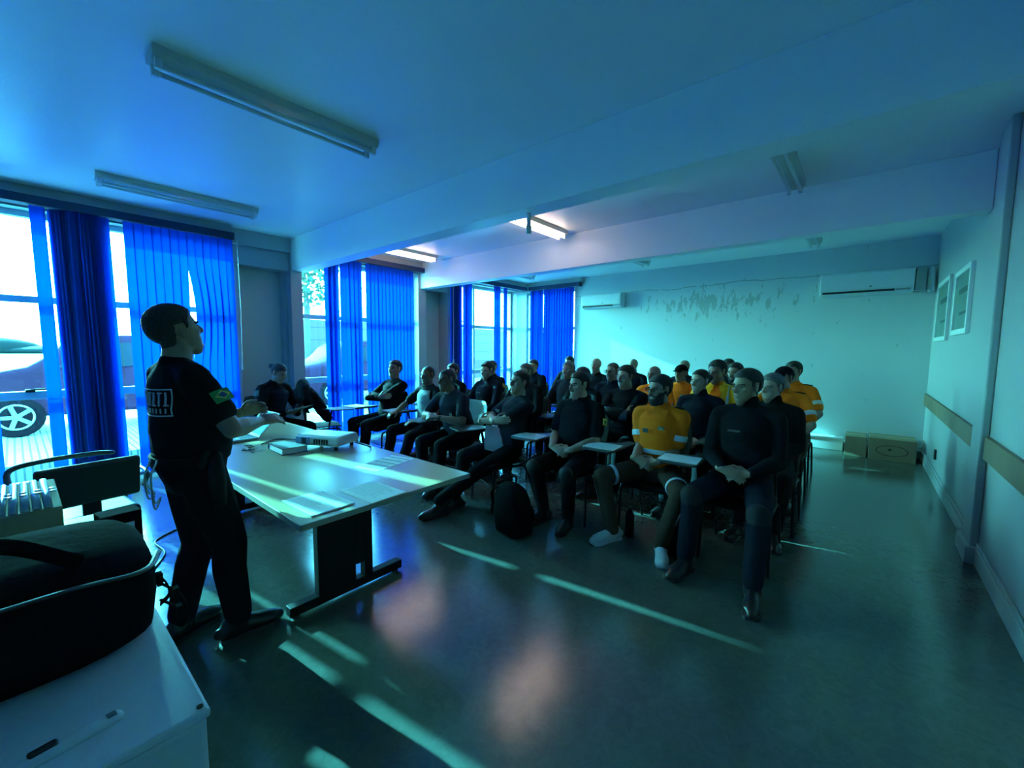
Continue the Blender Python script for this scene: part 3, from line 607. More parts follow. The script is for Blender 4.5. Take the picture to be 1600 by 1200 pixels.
# ------------------------------------------------------------------ people
def solid(mb, voxel, it=3):
    me = mb.mesh('tmp'); bm = bmesh.new(); bm.from_mesh(me); bmesh.ops.recalc_face_normals(bm, faces=bm.faces); bm.to_mesh(me); bm.free()
    o = bpy.data.objects.new('tmp', me); COL.objects.link(o)
    r = o.modifiers.new('r', 'REMESH'); r.mode = 'VOXEL'; r.voxel_size = voxel; r.use_smooth_shade = True
    if it: s = o.modifiers.new('s', 'SMOOTH'); s.factor = .5; s.iterations = it
    dg = bpy.context.evaluated_depsgraph_get(); ev = o.evaluated_get(dg); out = bpy.data.meshes.new_from_object(ev)
    bpy.data.objects.remove(o); bpy.data.meshes.remove(me)
    return out
def arr(me):
    n = len(me.vertices); v = np.empty(n*3); me.vertices.foreach_get('co', v); nn = np.empty(n*3); me.vertex_normals.foreach_get('vector', nn)
    return v.reshape(-1, 3), nn.reshape(-1, 3)
def put(name, me, m, parent):
    me.materials.clear(); me.materials.append(m); me.name = name; me.polygons.foreach_set('use_smooth', [True]*len(me.polygons))
    o = bpy.data.objects.new(name, me); COL.objects.link(o); o.parent = parent; return o
def shell(name, me, s, off, m, parent, edge=.012, base=.0012):
    """faces of me whose vertices all have s>0, lifted off by up to off; closed underneath"""
    V, N = arr(me); F = np.empty(len(me.loops), dtype=np.int64); me.loops.foreach_get('vertex_index', F)
    ls = np.empty(len(me.polygons), dtype=np.int64); lt = np.empty(len(me.polygons), dtype=np.int64); me.polygons.foreach_get('loop_start', ls); me.polygons.foreach_get('loop_total', lt)
    ok = s > 0; fs = [tuple(F[a:a+t]) for a, t in zip(ls, lt) if ok[F[a:a+t]].all()]
    if not fs: return None
    used = sorted({i for f in fs for i in f}); ix = {i: k for k, i in enumerate(used)}; u = np.array(used)
    o_ = off[u] if isinstance(off, np.ndarray) else np.full(len(u), off)
    w = np.clip(s[u]/edge, 0, 1); w = w*w*(3-2*w)
    top = V[u]+N[u]*(base+o_*w)[:, None]; bot = V[u]-N[u]*.003; k = len(u)
    ff = [tuple(ix[i] for i in f) for f in fs]; cnt = {}
    for f in ff:
        for a, b in zip(f, f[1:]+f[:1]): cnt[(a, b)] = 1
    side = [(b, a, a+k, b+k) for (a, b) in cnt if (b, a) not in cnt]
    me2 = bpy.data.meshes.new(name); me2.from_pydata(np.vstack([top, bot]).tolist(), [], ff+[tuple(i+k for i in f)[::-1] for f in ff]+side); me2.update()
    return put(name, me2, m, parent)
def ik(A, B, l1, l2, pole):
    A, B = np.array(A, float), np.array(B, float); d = B-A; L = min(np.linalg.norm(d), l1+l2-.004); u = nrm(d); a = (l1*l1-l2*l2+L*L)/(2*L); h = math.sqrt(max(l1*l1-a*a, 0))
    p = np.array(pole, float); p = nrm(p-u*(p @ u)); return A+u*a+p*h, A+u*L
def hand(mb, Wp, d, n_, right, curl=.5, spread=.02, sc=1.0, thumb=.6):
    d = nrm(d); n_ = np.array(n_, float); n_ = nrm(n_-d*(n_ @ d)); t = np.cross(d, n_)*(1 if right else -1); Wp = np.array(Wp, float)
    P = lambda a, b, c: Wp+(d*a+t*b+n_*c)*sc
    mb.loft([P(-.03, 0, 0), P(.01, 0, 0), P(.05, .003, 0), P(.088, .002, .003)], [.027*sc, .030*sc, .040*sc, .040*sc], [.019*sc, .017*sc, .016*sc, .012*sc], side=t, n=12)
    for i, (off, L) in enumerate(((.031, .072), (.0105, .082), (-.0105, .077), (-.030, .060))):
        p = P(.085, off, .002); ang = .15+curl*(.55+.08*i); dd = d+t*(off*spread*40); pts = [p]
        for k, f in enumerate((.46, .32, .24)):
            v = nrm(nrm(dd)*math.cos(ang)+n_*math.sin(ang)); p = p+v*L*f*sc; pts.append(p); ang += curl*(.75 if k == 0 else .5)
        mb.loft(pts, [.0088*sc, .0082*sc, .0074*sc, .0062*sc], side=t, n=9)
    p = P(.022, .030, .004); q = p+nrm(d*.55+t*.75+n_*.25)*.040*sc; r_ = q+nrm(d*.85+t*.25+n_*(.2+.5*thumb))*.034*sc; e = r_+nrm(d*.85+n_*(.2+.6*thumb))*.024*sc
    mb.loft([p, q, r_, e], [.0125*sc, .0105*sc, .0095*sc, .0072*sc], side=n_, n=9)
def rot(yaw, pitch=0, roll=0):
    return np.array((Matrix.Rotation(yaw, 3, 'Z') @ Matrix.Rotation(pitch, 3, 'X') @ Matrix.Rotation(roll, 3, 'Y')))

CLOTH = dict(black=mat('black_cloth', (.009, .010, .0125), .85, spec=.05, var=.2, bump=.35, bscale=16), navy=mat('navy_cloth', (.009, .012, .020), .85, spec=.05, var=.2, bump=.35, bscale=16),
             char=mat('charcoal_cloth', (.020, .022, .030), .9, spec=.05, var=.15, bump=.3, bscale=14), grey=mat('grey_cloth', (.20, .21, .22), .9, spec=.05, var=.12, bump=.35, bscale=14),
             orange=mat('orange_cloth', (.98, .17, .012), .85, spec=.05, var=.1, bump=.35, bscale=16), yellow=mat('yellow_cloth', (.98, .40, .02), .8, spec=.05, var=.1, bump=.35, bscale=16),
             brown=mat('brown_cloth', (.075, .042, .030), .9, spec=.05, var=.2, bump=.35, bscale=16), teal=mat('blue_grey_sleeve', (.12, .20, .23), .85, spec=.05, var=.3, bump=.35, bscale=20))
BOOT = mat('black_boot_leather', (.010, .010, .011), .3, var=.2, bump=.15, bscale=40); SNEAK = mat('white_sneaker', (.60, .62, .60), .6, var=.06)
HAIRC = dict(black=mat('black_hair', (.008, .007, .007), .65, var=.4, scale=60, bump=.5, bscale=120), brown=mat('brown_hair', (.022, .014, .010), .65, var=.4, scale=60, bump=.5, bscale=120), grey=mat('grey_hair', (.10, .10, .10), .7, var=.4, scale=60, bump=.5, bscale=120), stub=mat('stubble_hair', (.07, .05, .04), .8, var=.2, scale=60))
SKINC = [mat('skin_%s' % k, c, .5, spec=.4, var=.07, scale=14, bump=.05, bscale=60) for k, c in (('fair', (.40, .235, .17)), ('tan', (.30, .165, .115)), ('brown', (.20, .105, .072)))]
LIPM = mat('lips', (.30, .13, .11), .5); EYEW = mat('eye_white', (.30, .28, .26), .35, var=.02); EYEI = mat('iris', (.02, .014, .01), .15)
REFL = mat('reflective_tape', (.62, .64, .64), .4, var=.05); LENS = glass_mat('spectacle_lens', (.85, .88, .88)); PATCHY = mat('yellow_patch', (.55, .42, .06), .8, var=.2, scale=60); BADGEM = mat('badge_emblem', (.32, .27, .16), .6, var=.5, scale=80)

LEATH = mat('black_leather', (.006, .006, .007), .7, spec=.15)
def person(label, root_loc, rz, s=1.0, pose='lap', lean=6, girth=1.0, belly=0.0, hyaw=0, hpitch=0, hroll=0, twist=0, skin=1, hair='short', hairc='black', beard=None, glasses=False, cap=None,
           top='tee', topc='black', legs='black', shoes='boot', vox=.008, extras=(), legpose='std', female=False, group='seated audience', headx=0.0, elb=.65):
    root = empty('person', root_loc, rz); root.scale = (s, s, s); tag(root, label, 'person', group)
    seated = pose != 'stand'; G = girth
    # ---- skeleton
    P = np.array([0, 0, .545]) if seated else np.array([0, -.03, .93]); L = R(lean); up = np.array([0, -math.sin(L), math.cos(L)]); fw = np.array([0, math.cos(L), math.sin(L)]); tw = rot(R(twist))
    rx = tw @ np.array([1., 0, 0]); NB = P+up*.50; SH = {+1: P+up*.447+rx*(.178*(.9 if female else 1.0)), -1: P+up*.447-rx*(.178*(.9 if female else 1.0))}
    Rh = rot(R(hyaw), R(hpitch), R(hroll)); ND = nrm(up*.9+fw*.25); HB = NB+ND*.075+np.array([headx, 0, 0]); HC = HB+Rh @ np.array([0, .022, .092]); hk = 1.0 if not female else .96
    H = lambda x, y, z: HC+Rh @ (np.array([x, y, z])*hk)
    hips = {+1: P+np.array([.095, .0, -.01]), -1: P+np.array([-.095, .0, -.01])}
    if seated:
        LP = {'std': ((.155, .455, .0), (.13, .475)), 'wide': ((.205, .44, 0), (.20, .40)), 'ext': ((.12, .47, .02), (.07, .68)), 'tuck': ((.15, .45, 0), (.13, .36)), 'fwd': ((.17, .46, 0), (.19, .60))}[legpose]
        AN = {k: np.array([k*LP[1][0], LP[1][1], .095]) for k in (1, -1)}
        if legpose == 'ext': AN[1] += np.array([-.02, -.12, 0]); AN[-1] += np.array([.03, .10, 0])
        if legpose == 'fwd': AN[1] += np.array([0.03, -.10, 0])
        KN = {}
        for k in (1, -1): KN[k], AN[k] = ik(hips[k], AN[k], .44, .42, (k*(.5 if legpose == 'wide' else .12), .3, 1)); AN[k][2] = max(AN[k][2], .09)
        FD = {k: nrm([k*(.45 if legpose == 'wide' else .18), 1, 0]) for k in (1, -1)}
    else:
        AN = {1: np.array([.10, .10, .095]), -1: np.array([-.12, -.08, .095])}; KN = {}
        for k in (1, -1): KN[k], AN[k] = ik(hips[k], AN[k], .4195, .4195, (k*.1, 1, 0))
        FD = {1: nrm([.15, 1, 0]), -1: nrm([-.35, 1, 0])}
    # ---- arms
    A = {}
    loc = lambda x, y, z: P+rx*x+np.array([0, 1, 0])*y+np.array([0, 0, z])
    if pose == 'lap': T = {1: (loc(.085, .265+belly, .130), (-.95, .05, -.28), (-.1, -.72, -.68)), -1: (loc(-.085, .232+belly, .118), (.95, .12, -.2), (.1, -.72, -.68))}; pole = {1: (elb, -.75, -.5), -1: (-elb, -.75, -.5)}; cu = .5
    elif pose == 'cross': T = {1: (loc(-.10, .215+belly, .305), (-.86, -.50, .12), (.5, -.85, -.1)), -1: (loc(.105, .255+belly, .28), (.76, -.64, -.06), (-.6, -.8, -.1))}; pole = {1: (1, .35, -.45), -1: (-1, .35, -.45)}; cu = .16
    elif pose == 'thigh': T = {1: (loc(.15, .27, .095), (-.15, .95, -.1), (0, -.1, -1)), -1: (loc(-.15, .28, .095), (.15, .95, -.1), (0, -.1, -1))}; pole = {1: (1, -.6, -.2), -1: (-1, -.6, -.2)}; cu = .35
    elif pose == 'tablet': T = {1: (loc(.10, .37, .26), (-.75, .6, .12), (-.4, -.2, -.8)), -1: (loc(-.08, .39, .25), (.75, .6, .12), (.4, -.2, -.8))}; pole = {1: (1, -.2, -.5), -1: (-1, -.2, -.5)}; cu = .7
    elif pose == 'write': T = {1: (loc(.22, .34, .20), (-.1, .9, -.15), (0, -.2, -1)), -1: (loc(-.12, .27, .10), (.5, .85, -.05), (.1, -.2, -1))}; pole = {1: (1, -.5, -.3), -1: (-1, -.5, -.3)}; cu = .5
    elif pose == 'read': T = {1: (loc(.10, .30, .17), (-.3, .9, .1), (-.7, 0, .7)), -1: (loc(-.10, .30, .17), (.3, .9, .1), (.7, 0, .7))}; pole = {1: (1, -.5, -.4), -1: (-1, -.5, -.4)}; cu = .6
    elif pose == 'stand': T = {1: (loc(.13, .25, .20), (-.25, .95, .06), (-.55, -.1, -.75)), -1: (loc(-.12, .265, .22), (.3, .9, .25), (.85, .1, -.2))}; pole = {1: (.9, -.35, -.6), -1: (-1, -.3, -.6)}; cu = .28
    for k in (1, -1): E, Wr = ik(SH[k], T[k][0], .285, .255, pole[k]); A[k] = (E, Wr, np.array(T[k][1], float), np.array(T[k][2], float))
    # ---- one continuous body
    g = lambda m: .89*m
    def torso(mb, f, lo=True, nk=True, grow=0.0):
        W_ = [(-.10, .12, .10, 0), (-.02, .165, .125, 0), (.10, .158*G, .120*G, belly*.5), (.22, .152*G, .120*G, belly*.55), (.33, .160*(1+.5*(G-1)), .122, .012+belly*.1), (.41, .168, .112, .01), (.455, .150, .092, 0), (.492, .100, .072, 0)]
        if female: W_ = [(a, w*.92, d*.95+(.012 if .28 < a < .42 else 0), y+(.012 if .28 < a < .42 else 0)) for a, w, d, y in W_]
        if not lo: W_ = [(.035, .166*(1+.5*(G-1)), .126*(1+.4*(G-1)), belly*.2)]+W_[2:]
        mb.loft([P+up*a+np.array([0, y, 0]) for a, w, d, y in W_], [(w+grow)*f for a, w, d, y in W_], [(d+grow)*f for a, w, d, y in W_], side=rx, n=24, dirs=[up]*len(W_), emax=.03)
        for k in (1, -1):
            mb.loft([NB-up*.01+rx*k*.03, SH[k]+np.array([0, 0, .004])], [.055*f+grow*.5, .060*f+grow*.4], n=12, side=(0, 1, 0))
    b = MB(); torso(b, .90)
    for k in (1, -1):
        E, Wr, hd, hn = A[k]; q = .9 if female else 1+.35*(G-1)
        b.loft([SH[k], SH[k]*.55+E*.45, E], [.054*q, .050*q, .040*q], side=(0, 0, 1), n=12)
        b.loft([E, E*.7+Wr*.3, E*.3+Wr*.7, Wr], [.040*q, .044*q, .034*q, .0265*q], side=(0, 0, 1), n=12)
        b.ell(E, [.041*q]*3, nu=10, nv=8)
        hand(b, Wr+nrm(hd)*.012, hd, hn, k == 1, spread=.02 if seated else .10, curl=cu if not (pose == 'stand' and k == -1) else .75, sc=.92 if female else 1.0, thumb=.6 if pose != 'cross' else .2)
        b.loft([hips[k], hips[k]*.5+KN[k]*.5, KN[k]], [.085*.9, .074*.9, .056*.9], side=(1, 0, 0), n=12)
        b.loft([KN[k], KN[k]*.68+AN[k]*.32+np.array([0, -.012, 0]), AN[k]], [.054*.9, .056*.9, .036*.9], side=(1, 0, 0), n=12)
        fb_ = AN[k]*np.array([1, 1, 0]); b.loft([AN[k], fb_+np.array([0, 0, .055])], [.034, .034], n=10); b.loft([fb_-FD[k]*.04+np.array([0, 0, .05]), fb_+FD[k]*.13+np.array([0, 0, .040])], [.034, .036], [.03, .022], side=np.cross(FD[k], (0, 0, 1)), n=10)
    nr = .058 if not female else .048
    b.loft([NB-up*.03, NB+ND*.03, HB+Rh @ np.array([0, .005, .03])], [nr*1.08*(1+.4*(G-1)), nr*(1+.5*(G-1)), nr*.98], side=(1, 0, 0), n=14)
    # head
    hw = (1+.25*(G-1))
    b.ell(H(0, -.014, .030), np.array([.0755, .096, .087])*hk, Rh, 24, 16)
    hs = [(.035, .067, .018, .072), (.0, .0655, .022, .068), (-.03, .0625*hw, .026, .065), (-.06, .056*hw, .032, .058), (-.085, .045*hw, .040, .046), (-.103, .031*hw, .052, .032)]
    b.loft([H(0, y, z) for z, w, y, d in hs], [w*hk for z, w, y, d in hs], [d*hk for z, w, y, d in hs], side=Rh @ np.array([1, 0, 0]), n=20, dirs=[Rh @ np.array([0, 0, -1])]*len(hs))
    b.loft([H(0, .082, .020), H(0, .094, .002), H(0, .105, -.018), H(0, .107, -.030)], [.0080, .0095, .0110, .0105], [.010, .011, .012, .011], side=Rh @ np.array([1, 0, 0]), n=10)
    for k in (1, -1):
        b.ell(H(k*.012, .094, -.030), (.009, .011, .008), Rh, 10, 8)
        b.ell(H(k*.028, .080, .022), (.024, .011, .007), Rh, 10, 8)
        b.ell(H(k*.043, .060, -.014), (.021, .022, .018), Rh, 10, 8)
        b.ell(H(k*.077, -.004, -.004), np.array([.009, .019, .031]), Rh @ rot(R(-k*18), R(-8)), 12, 10)
    b.ell(H(0, .085, -.056), (.023, .011, .0055), Rh, 12, 8); b.ell(H(0, .083, -.067), (.020, .011, .0065), Rh, 12, 8); b.ell(H(0, .078, -.094), (.021, .016, .014), Rh, 12, 8)
    body = solid(b, vox, 3)
    V, N = arr(body); hh = ((V-HC) @ Rh)/hk
    for k in (1, -1):
        d2 = ((hh-np.array([k*.031, .086, .005]))**2 @ np.array([1, .5, 1.6])); V -= (Rh @ np.array([0, 1, 0]))*(.013*np.exp(-d2/(2*.0125**2)))[:, None]
    dm = np.exp(-((hh[:, 2]+.0615)/.003)**2)*(np.abs(hh[:, 0]) < .024)*(hh[:, 1] > .06); V -= (Rh @ np.array([0, 1, 0]))*(.004*dm)[:, None]
    body.vertices.foreach_set('co', V.ravel()); body.update(); put('body', body, SKINC[skin], root)
    V, N = arr(body); hh = ((V-HC) @ Rh)/hk; X, Y, Z = hh.T; inh = (np.abs(X) < .12)*(np.abs(Y) < .15)*(np.abs(Z) < .16)
    NO = -1.0
    # eyes
    for k in (1, -1):
        b = MB(); b.ell(H(k*.031, .0725, .004), (.0125, .0115, .0075), Rh, 12, 8); e_ = b.build('eye', EYEW, root, smooth=True)
        b = MB(); b.ell(H(k*.031, .0808, .004), (.0062, .0042, .0062), Rh, 10, 6); b.build('iris', EYEI, e_, smooth=True)
    s_ = np.minimum.reduce([.026-np.abs(np.abs(X)-.031)*1.3-.002, .0058-np.abs(Z-(.0235-.10*np.abs(np.abs(X)-.034))), Y-.045]); s_[~inh] = NO
    shell('eyebrows', body, s_, .0035, HAIRC['brown' if hairc == 'stub' else hairc], root, edge=.004)
    if hair in ('short', 'crop', 'bun'):
        zl = np.interp(Y, [-.13, -.05, -.034, -.030, .010, .014, .026, .032, .055, .075, .11], [-.075, -.062, -.05, .034, .034, .004, .004, .038, .060, .066, .066] if hair != 'bun' else [-.06, -.05, -.04, .03, .03, .02, .02, .036, .058, .068, .068])
        if hair == 'crop': zl = zl+.006
        s_ = Z-zl; s_[(np.abs(X) > .0815)*(Z < .036)*(Y > -.03)] = NO; s_[~inh] = NO
        th = {'short': .009, 'crop': .004, 'bun': .006}[hair]; off = th*(1+np.clip((Z-.03)/.06, 0, 1)*(1.0 if hair == 'short' else .4))*np.clip(.55+(Z+.07)/.12, .45, 1)
        shell('hair', body, s_, off, HAIRC[hairc], root, edge=.02)
        if hair == 'bun':
            b = MB(); b.ell(H(0, -.135, .030), (.036, .038, .034), Rh, 16, 12); b.loft([H(0, -.10, .03), H(0, -.12, .03)], [.028, .024], n=12); b.build('hair_bun', HAIRC[hairc], root, smooth=True)
    if beard in ('full', 'stubble'):
        zt = np.interp(np.abs(X), [0, .02, .035, .055, .07], [-.040, -.041, -.046, -.028, .0]); s_ = np.minimum.reduce([zt-Z, Y+.004, Z+.135]); s_ = np.minimum(s_, np.hypot(X/1.0, (Z+.062)*2.4)-.021+.0*Z); s_[~inh] = NO
        shell('beard', body, s_, .008 if beard == 'full' else .001, HAIRC[hairc], root, edge=.014)
    if beard == 'moustache' or beard == 'full':
        s_ = np.minimum.reduce([.031-np.abs(X), .0085-np.abs(Z+.046+.16*np.abs(X)), Y-.05]); s_[~inh] = NO; shell('moustache', body, s_, .006, HAIRC[hairc], root, edge=.005)
    if glasses:
        b = MB()
        for k in (1, -1):
            b.loft([H(k*(.033+.024*math.cos(a)), .104-.012*abs(math.cos(a*.5)*0), .004+.018*math.sin(a)) for a in np.linspace(0, 2*math.pi, 21)], [.0020]*21, side=Rh @ np.array([0, 1, 0]), n=6, round_ends=False)
            b.tube([H(k*.057, .102, .008), H(k*.076, .06, .010), H(k*.082, -.005, .012)], .0018, 6)
        b.tube([H(-.009, .104, .008), H(.009, .104, .008)], .0018, 6); gl = b.build('glasses', BLACKP, root)
        b = MB()
        for k in (1, -1): b.rings([[H(k*.033+.0235*math.cos(a), y, .004+.0175*math.sin(a)) for a in np.linspace(0, 2*math.pi, 17)[:-1]] for y in (.1035, .1045)])
        b.build('lenses', LENS, gl)
    if cap:
        s_ = Z-np.interp(Y, [-.12, -.05, .05, .11], [.022, .028, .045, .048]); s_[~inh] = NO; cm = CLOTH[cap]; o = shell('cap', body, s_, .014, cm, root, edge=.006)
        b = MB(); st = []
        for j in range(8):
            f = j/7; st.append([H(x, .085+f*.078*math.sqrt(max(0, 1-(x/.075)**2))-.35*abs(x)*(1-f)*.6, .052-.020*f+.008*0-2.2*x*x+dz) for dz, sgn in ((0, 1), (.004, -1)) for x in (np.linspace(-.068, .068, 11)*sgn)])
        b.rings(st); b.build('cap_visor', cm, o if o else root, smooth=True)
    # ---- trousers
    b = MB(); b.loft([P+up*.11, P+up*.02, P-up*.105], [.158*G, .172*(1+.4*(G-1)), .145], [.124*G, .132*(1+.5*(G-1)), .11], side=(1, 0, 0), n=20, dirs=[up]*3, emax=.05)
    for k in (1, -1):
        bg_ = 1.0 if seated else 1.14
        b.loft([hips[k], hips[k]*.5+KN[k]*.5, KN[k]], [.098*(1+.4*(G-1)), .086*bg_, .072*bg_], side=(1, 0, 0), n=16); kk = KN[k]*.5+AN[k]*.5
        b.loft([KN[k], KN[k]*.68+AN[k]*.32+np.array([0, -.012, 0]), AN[k]+np.array([0, 0, .03 if shoes == 'boot' else .0])], [.070*bg_, .066*bg_, (.056 if shoes == 'boot' else .058)*bg_], side=(1, 0, 0), n=16)
    tr_ = solid(b, max(.009, vox*1.25), 4); put('trousers', tr_, CLOTH[legs], root)
    # ---- shoes
    SM = BOOT if shoes == 'boot' else SNEAK
    for k in (1, -1):
        b = MB(); F_ = FD[k]; sd = np.cross(F_, (0, 0, 1)); a0 = AN[k].copy(); base = np.array([a0[0], a0[1], 0]); U = np.array([0, 0, 1.])
        st = [(-.085, .045, .030, .030), (-.06, .060, .036, .058), (0, .062, .037, .060), (.06, .048, .040, .046), (.12, .042, .049, .040), (.165, .037, .045, .035), (.19, .032, .030, .028)]
        b.loft([base+F_*x+U*(h+.002) for x, h, w, t in st], [w for x, h, w, t in st], [t for x, h, w, t in st], side=sd, n=14, dirs=[F_]*len(st))
        b.loft([base+U*.05, a0*.75+KN[k]*.25 if shoes == 'boot' else base+U*.10], [.048, .052 if shoes == 'boot' else .046], n=14, side=sd)
        sh = put('boot' if shoes == 'boot' else 'sneaker', solid(b, max(.007, vox), 2), SM, root)
        b = MB(); sol = [base+F_*x+sd*w*sg for sg, seq in ((1, st), (-1, st[::-1])) for x, h, w, t in seq]
        b.rings([[p*np.array([1, 1, 0])+U*.001 for p in sol], [p*np.array([1, 1, 0])+U*.022 for p in sol]]); b.build('sole', BLACKP if shoes == 'boot' else SNEAK, sh)
    # ---- shirt
    b = MB(); torso(b, 1.0, lo=False, grow=.013); longs = top in ('long', 'turtle', 'jacket'); xg = .012 if top == 'jacket' else 0
    for k in (1, -1):
        E, Wr, hd, hn = A[k]; q = (.92 if female else 1+.3*(G-1))
        if longs:
            b.loft([SH[k], SH[k]*.5+E*.5, E], [.068*q+xg, .062*q+xg, .053*q+xg], side=(0, 0, 1), n=14); b.loft([E, E*.7+Wr*.3, Wr+nrm(E-Wr)*.012], [.053*q+xg, .054*q+xg, .037*q+xg*.6], side=(0, 0, 1), n=14)
        else:
            f = .72 if top != 'tee' else .66; e = SH[k]*(1-f)+E*f; b.loft([SH[k], SH[k]*.5+e*.5, e], [.068*q, .067*q, .066*q], side=(0, 0, 1), n=14)
    if top == 'turtle': b.loft([NB-up*.02, NB+ND*.035, NB+ND*.066], [nr*1.32, nr*1.22, nr*1.18], side=(1, 0, 0), n=16)
    elif top == 'long' or top == 'tee': b.loft([NB-up*.03, NB+ND*.006], [nr*1.5, nr*1.28], side=(1, 0, 0), n=16)
    else: b.loft([NB-up*.03, NB+ND*.02], [nr*1.5, nr*1.32], side=(1, 0, 0), n=16)
    sm = solid(b, max(.009, vox*1.2), 3); V, N = arr(sm)
    # soft cloth folds in the geometry
    q = np.array([noise.noise(Vector(p)*9.0+Vector((root_loc[0]*7, 0, 0)))*.6+noise.noise(Vector((p[0]*7, p[1]*7, p[2]*26)))*.5 for p in V]); V += N*(q*.0065)[:, None]; sm.vertices.foreach_set('co', V.ravel()); sm.update()
    put('jacket' if top == 'jacket' else 'shirt', sm, CLOTH[topc], root); V, N = arr(sm)
    def arm_t(k):
        a, e = SH[k], A[k][0]; u = e-a; t = ((V-a) @ u)/(u @ u); r_ = np.linalg.norm(V-a-np.outer(t, u), axis=1); return t, r_
    h_ = (V-P) @ up
    if 'collar' in extras:
        b = MB(); cr_ = nr*1.30
        for k in (1, -1):
            pts = [NB+ND*.030+np.array([k*cr_*math.sin(a), -cr_*math.cos(a)*.98, -.016*max(0, -math.cos(a))-.006]) for a in np.linspace(.0, 2.75, 9)]
            b.loft(pts, [.005]*9, [.018]*9, side=np.array([0, 0, 1.]) if False else (1, .2, 0), n=8)
            tip = pts[-1]; b.add([tip+np.array([0, .012, .012]), tip+np.array([k*.062, .012, -.004]), tip+np.array([k*.045, .034, -.060]), tip+np.array([k*.004, .030, -.030])], [(0, 1, 2, 3)])
        b.build('collar', CLOTH[topc], root, smooth=False, fixn=False)
    if 'stripes' in extras:
        for k in (1, -1):
            a, e = SH[k], A[k][0]; q = (.92 if female else 1+.3*(G-1)); b = MB(); b.loft([a*(1-t)+e*t for t in (.50, .55, .66)], [.0695*q, .0702*q, .0695*q], side=(0, 0, 1), n=20, emax=.001); b.build('sleeve_stripe', REFL, root, smooth=False)
        b = MB(); b.loft([P+up*z+np.array([0, belly*.52, 0]) for z in (.135, .152, .17)], [.157*G+.0165]*3, [.120*G+.0175]*3, side=rx, n=32, dirs=[up]*3, emax=.001); b.build('hem_stripe', REFL, root, smooth=False)
    def chest(name, x, hgt, w, h, m, depth=.004, sub=None):
        best = None; c = P+up*hgt+rx*x; m_ = (np.abs((V-c) @ rx) < .03)*(np.abs((V-c) @ up) < .03)*((V-P)[:, 1] > 0)
        if not m_.any(): return
        i = np.where(m_)[0][np.argmax(V[m_] @ np.array([0, 1, 0]))]; p = V[i]; nn = nrm(N[i]+np.array([0, .6, 0])); a = nrm(rx-nn*(rx @ nn)); u = np.cross(nn, a)
        if u @ up < 0: u = -u
        b = MB(); b.add([p+nn*dn+a*sx*w/2+u*sy*h/2 for dn in (-.004, depth) for sx, sy in ((-1, -1), (1, -1), (1, 1), (-1, 1))], [(0, 3, 2, 1), (4, 5, 6, 7), (0, 1, 5, 4), (1, 2, 6, 5), (2, 3, 7, 6), (3, 0, 4, 7)]); o = b.build(name, m, root, bevel=.002)
        if sub:
            b = MB()
            for z in (depth+.0005,): b.rings([[p+nn*dn+a*w*.36*math.cos(t)+u*h*.36*math.sin(t) for t in np.linspace(0, 2*math.pi, 15)[:-1]] for dn in (depth-.001, depth+.0012)])
            b.build('emblem', sub, o)
    if 'pockets' in extras:
        for x in (-.085, .085): chest('pocket_flap', x, .315, .10, .035, CLOTH[topc], .006)
    if 'badge' in extras: chest('badge', -.085, .365, .052, .052, mat('badge_ground', (.10, .085, .05), .7), .005, BADGEM)
    if 'badgeR' in extras: chest('badge', .075, .365, .05, .03, mat('badge_grey', (.16, .17, .18), .6), .005)
    if 'name' in extras: chest('name_tape', .08, .375, .085, .014, mat('name_tape_cloth', (.085, .075, .08), .8), .004)
    if 'card' in extras: chest('id_card', -.10, .27, .035, .07, mat('id_card_plastic', (.42, .40, .30), .4), .006)
    if 'pens' in extras: chest('pens', .09, .345, .05, .035, BLACKP, .010)
    def sleeve_patch(k, name, w, h, m, t0=.42, kids=(), outw=None):
        t, r_ = arm_t(k); a, e = SH[k], A[k][0]; u = nrm(e-a); out = np.array(outw if outw is not None else (k, .25, .1), float); out = nrm(out-u*(out @ u)); c = a*(1-t0)+e*t0
        sel = (np.abs(t-t0) < .12)*(r_ < .1); rr = float(np.max(r_[sel])) if sel.any() else .07; side = np.cross(u, out); nseg = 8
        def band(wa, hb, d0, d1, shape='rect', cx=0, cy=0):
            rings = []
            for dn in (d0, d1):
                if shape == 'rect': pts = [(x, y) for x, y in [(-wa/2+wa*i/nseg, -hb/2) for i in range(nseg+1)]+[(wa/2-wa*i/nseg, hb/2) for i in range(nseg+1)]]
                elif shape == 'dia': pts = [(wa/2*(1-2*i/nseg), hb/2*(1-abs(1-2*i/nseg))) for i in range(nseg+1)]+[(wa/2*(-1+2*i/nseg), -hb/2*(1-abs(1-2*i/nseg))) for i in range(1, nseg)]
                else: pts = [(wa/2*math.cos(q), hb/2*math.sin(q)) for q in np.linspace(0, 2*math.pi, 17)[:-1]]
                rings.append([c+u*(y)+out*((rr+dn)*math.cos(x/rr))+side*((rr+dn)*math.sin(x/rr)) for x, y in pts])
            return rings
        b = MB(); b.rings(band(w, h, -.006, .0015)); o = b.build(name, m, root)
        for nm, mm, wa, hb, sh_, dd in kids: b = MB(); b.rings(band(wa, hb, 0, dd, sh_)); b.build(nm, mm, o)
    if 'flag' in extras: sleeve_patch(1, 'flag_patch', .088, .058, mat('flag_green', (.02, .22, .07), .8, var=.1), .50, (('flag_diamond', mat('flag_yellow', (.60, .50, .10), .8), .070, .044, 'dia', .0024), ('flag_disc', mat('flag_blue', (.02, .05, .16), .8), .026, .026, 'disc', .0032)))
    if 'patchL' in extras: sleeve_patch(-1, 'sleeve_patch', .05, .06, PATCHY, .40, (('patch_emblem', mat('patch_green', (.05, .12, .05), .8), .026, .030, 'disc', .003),))
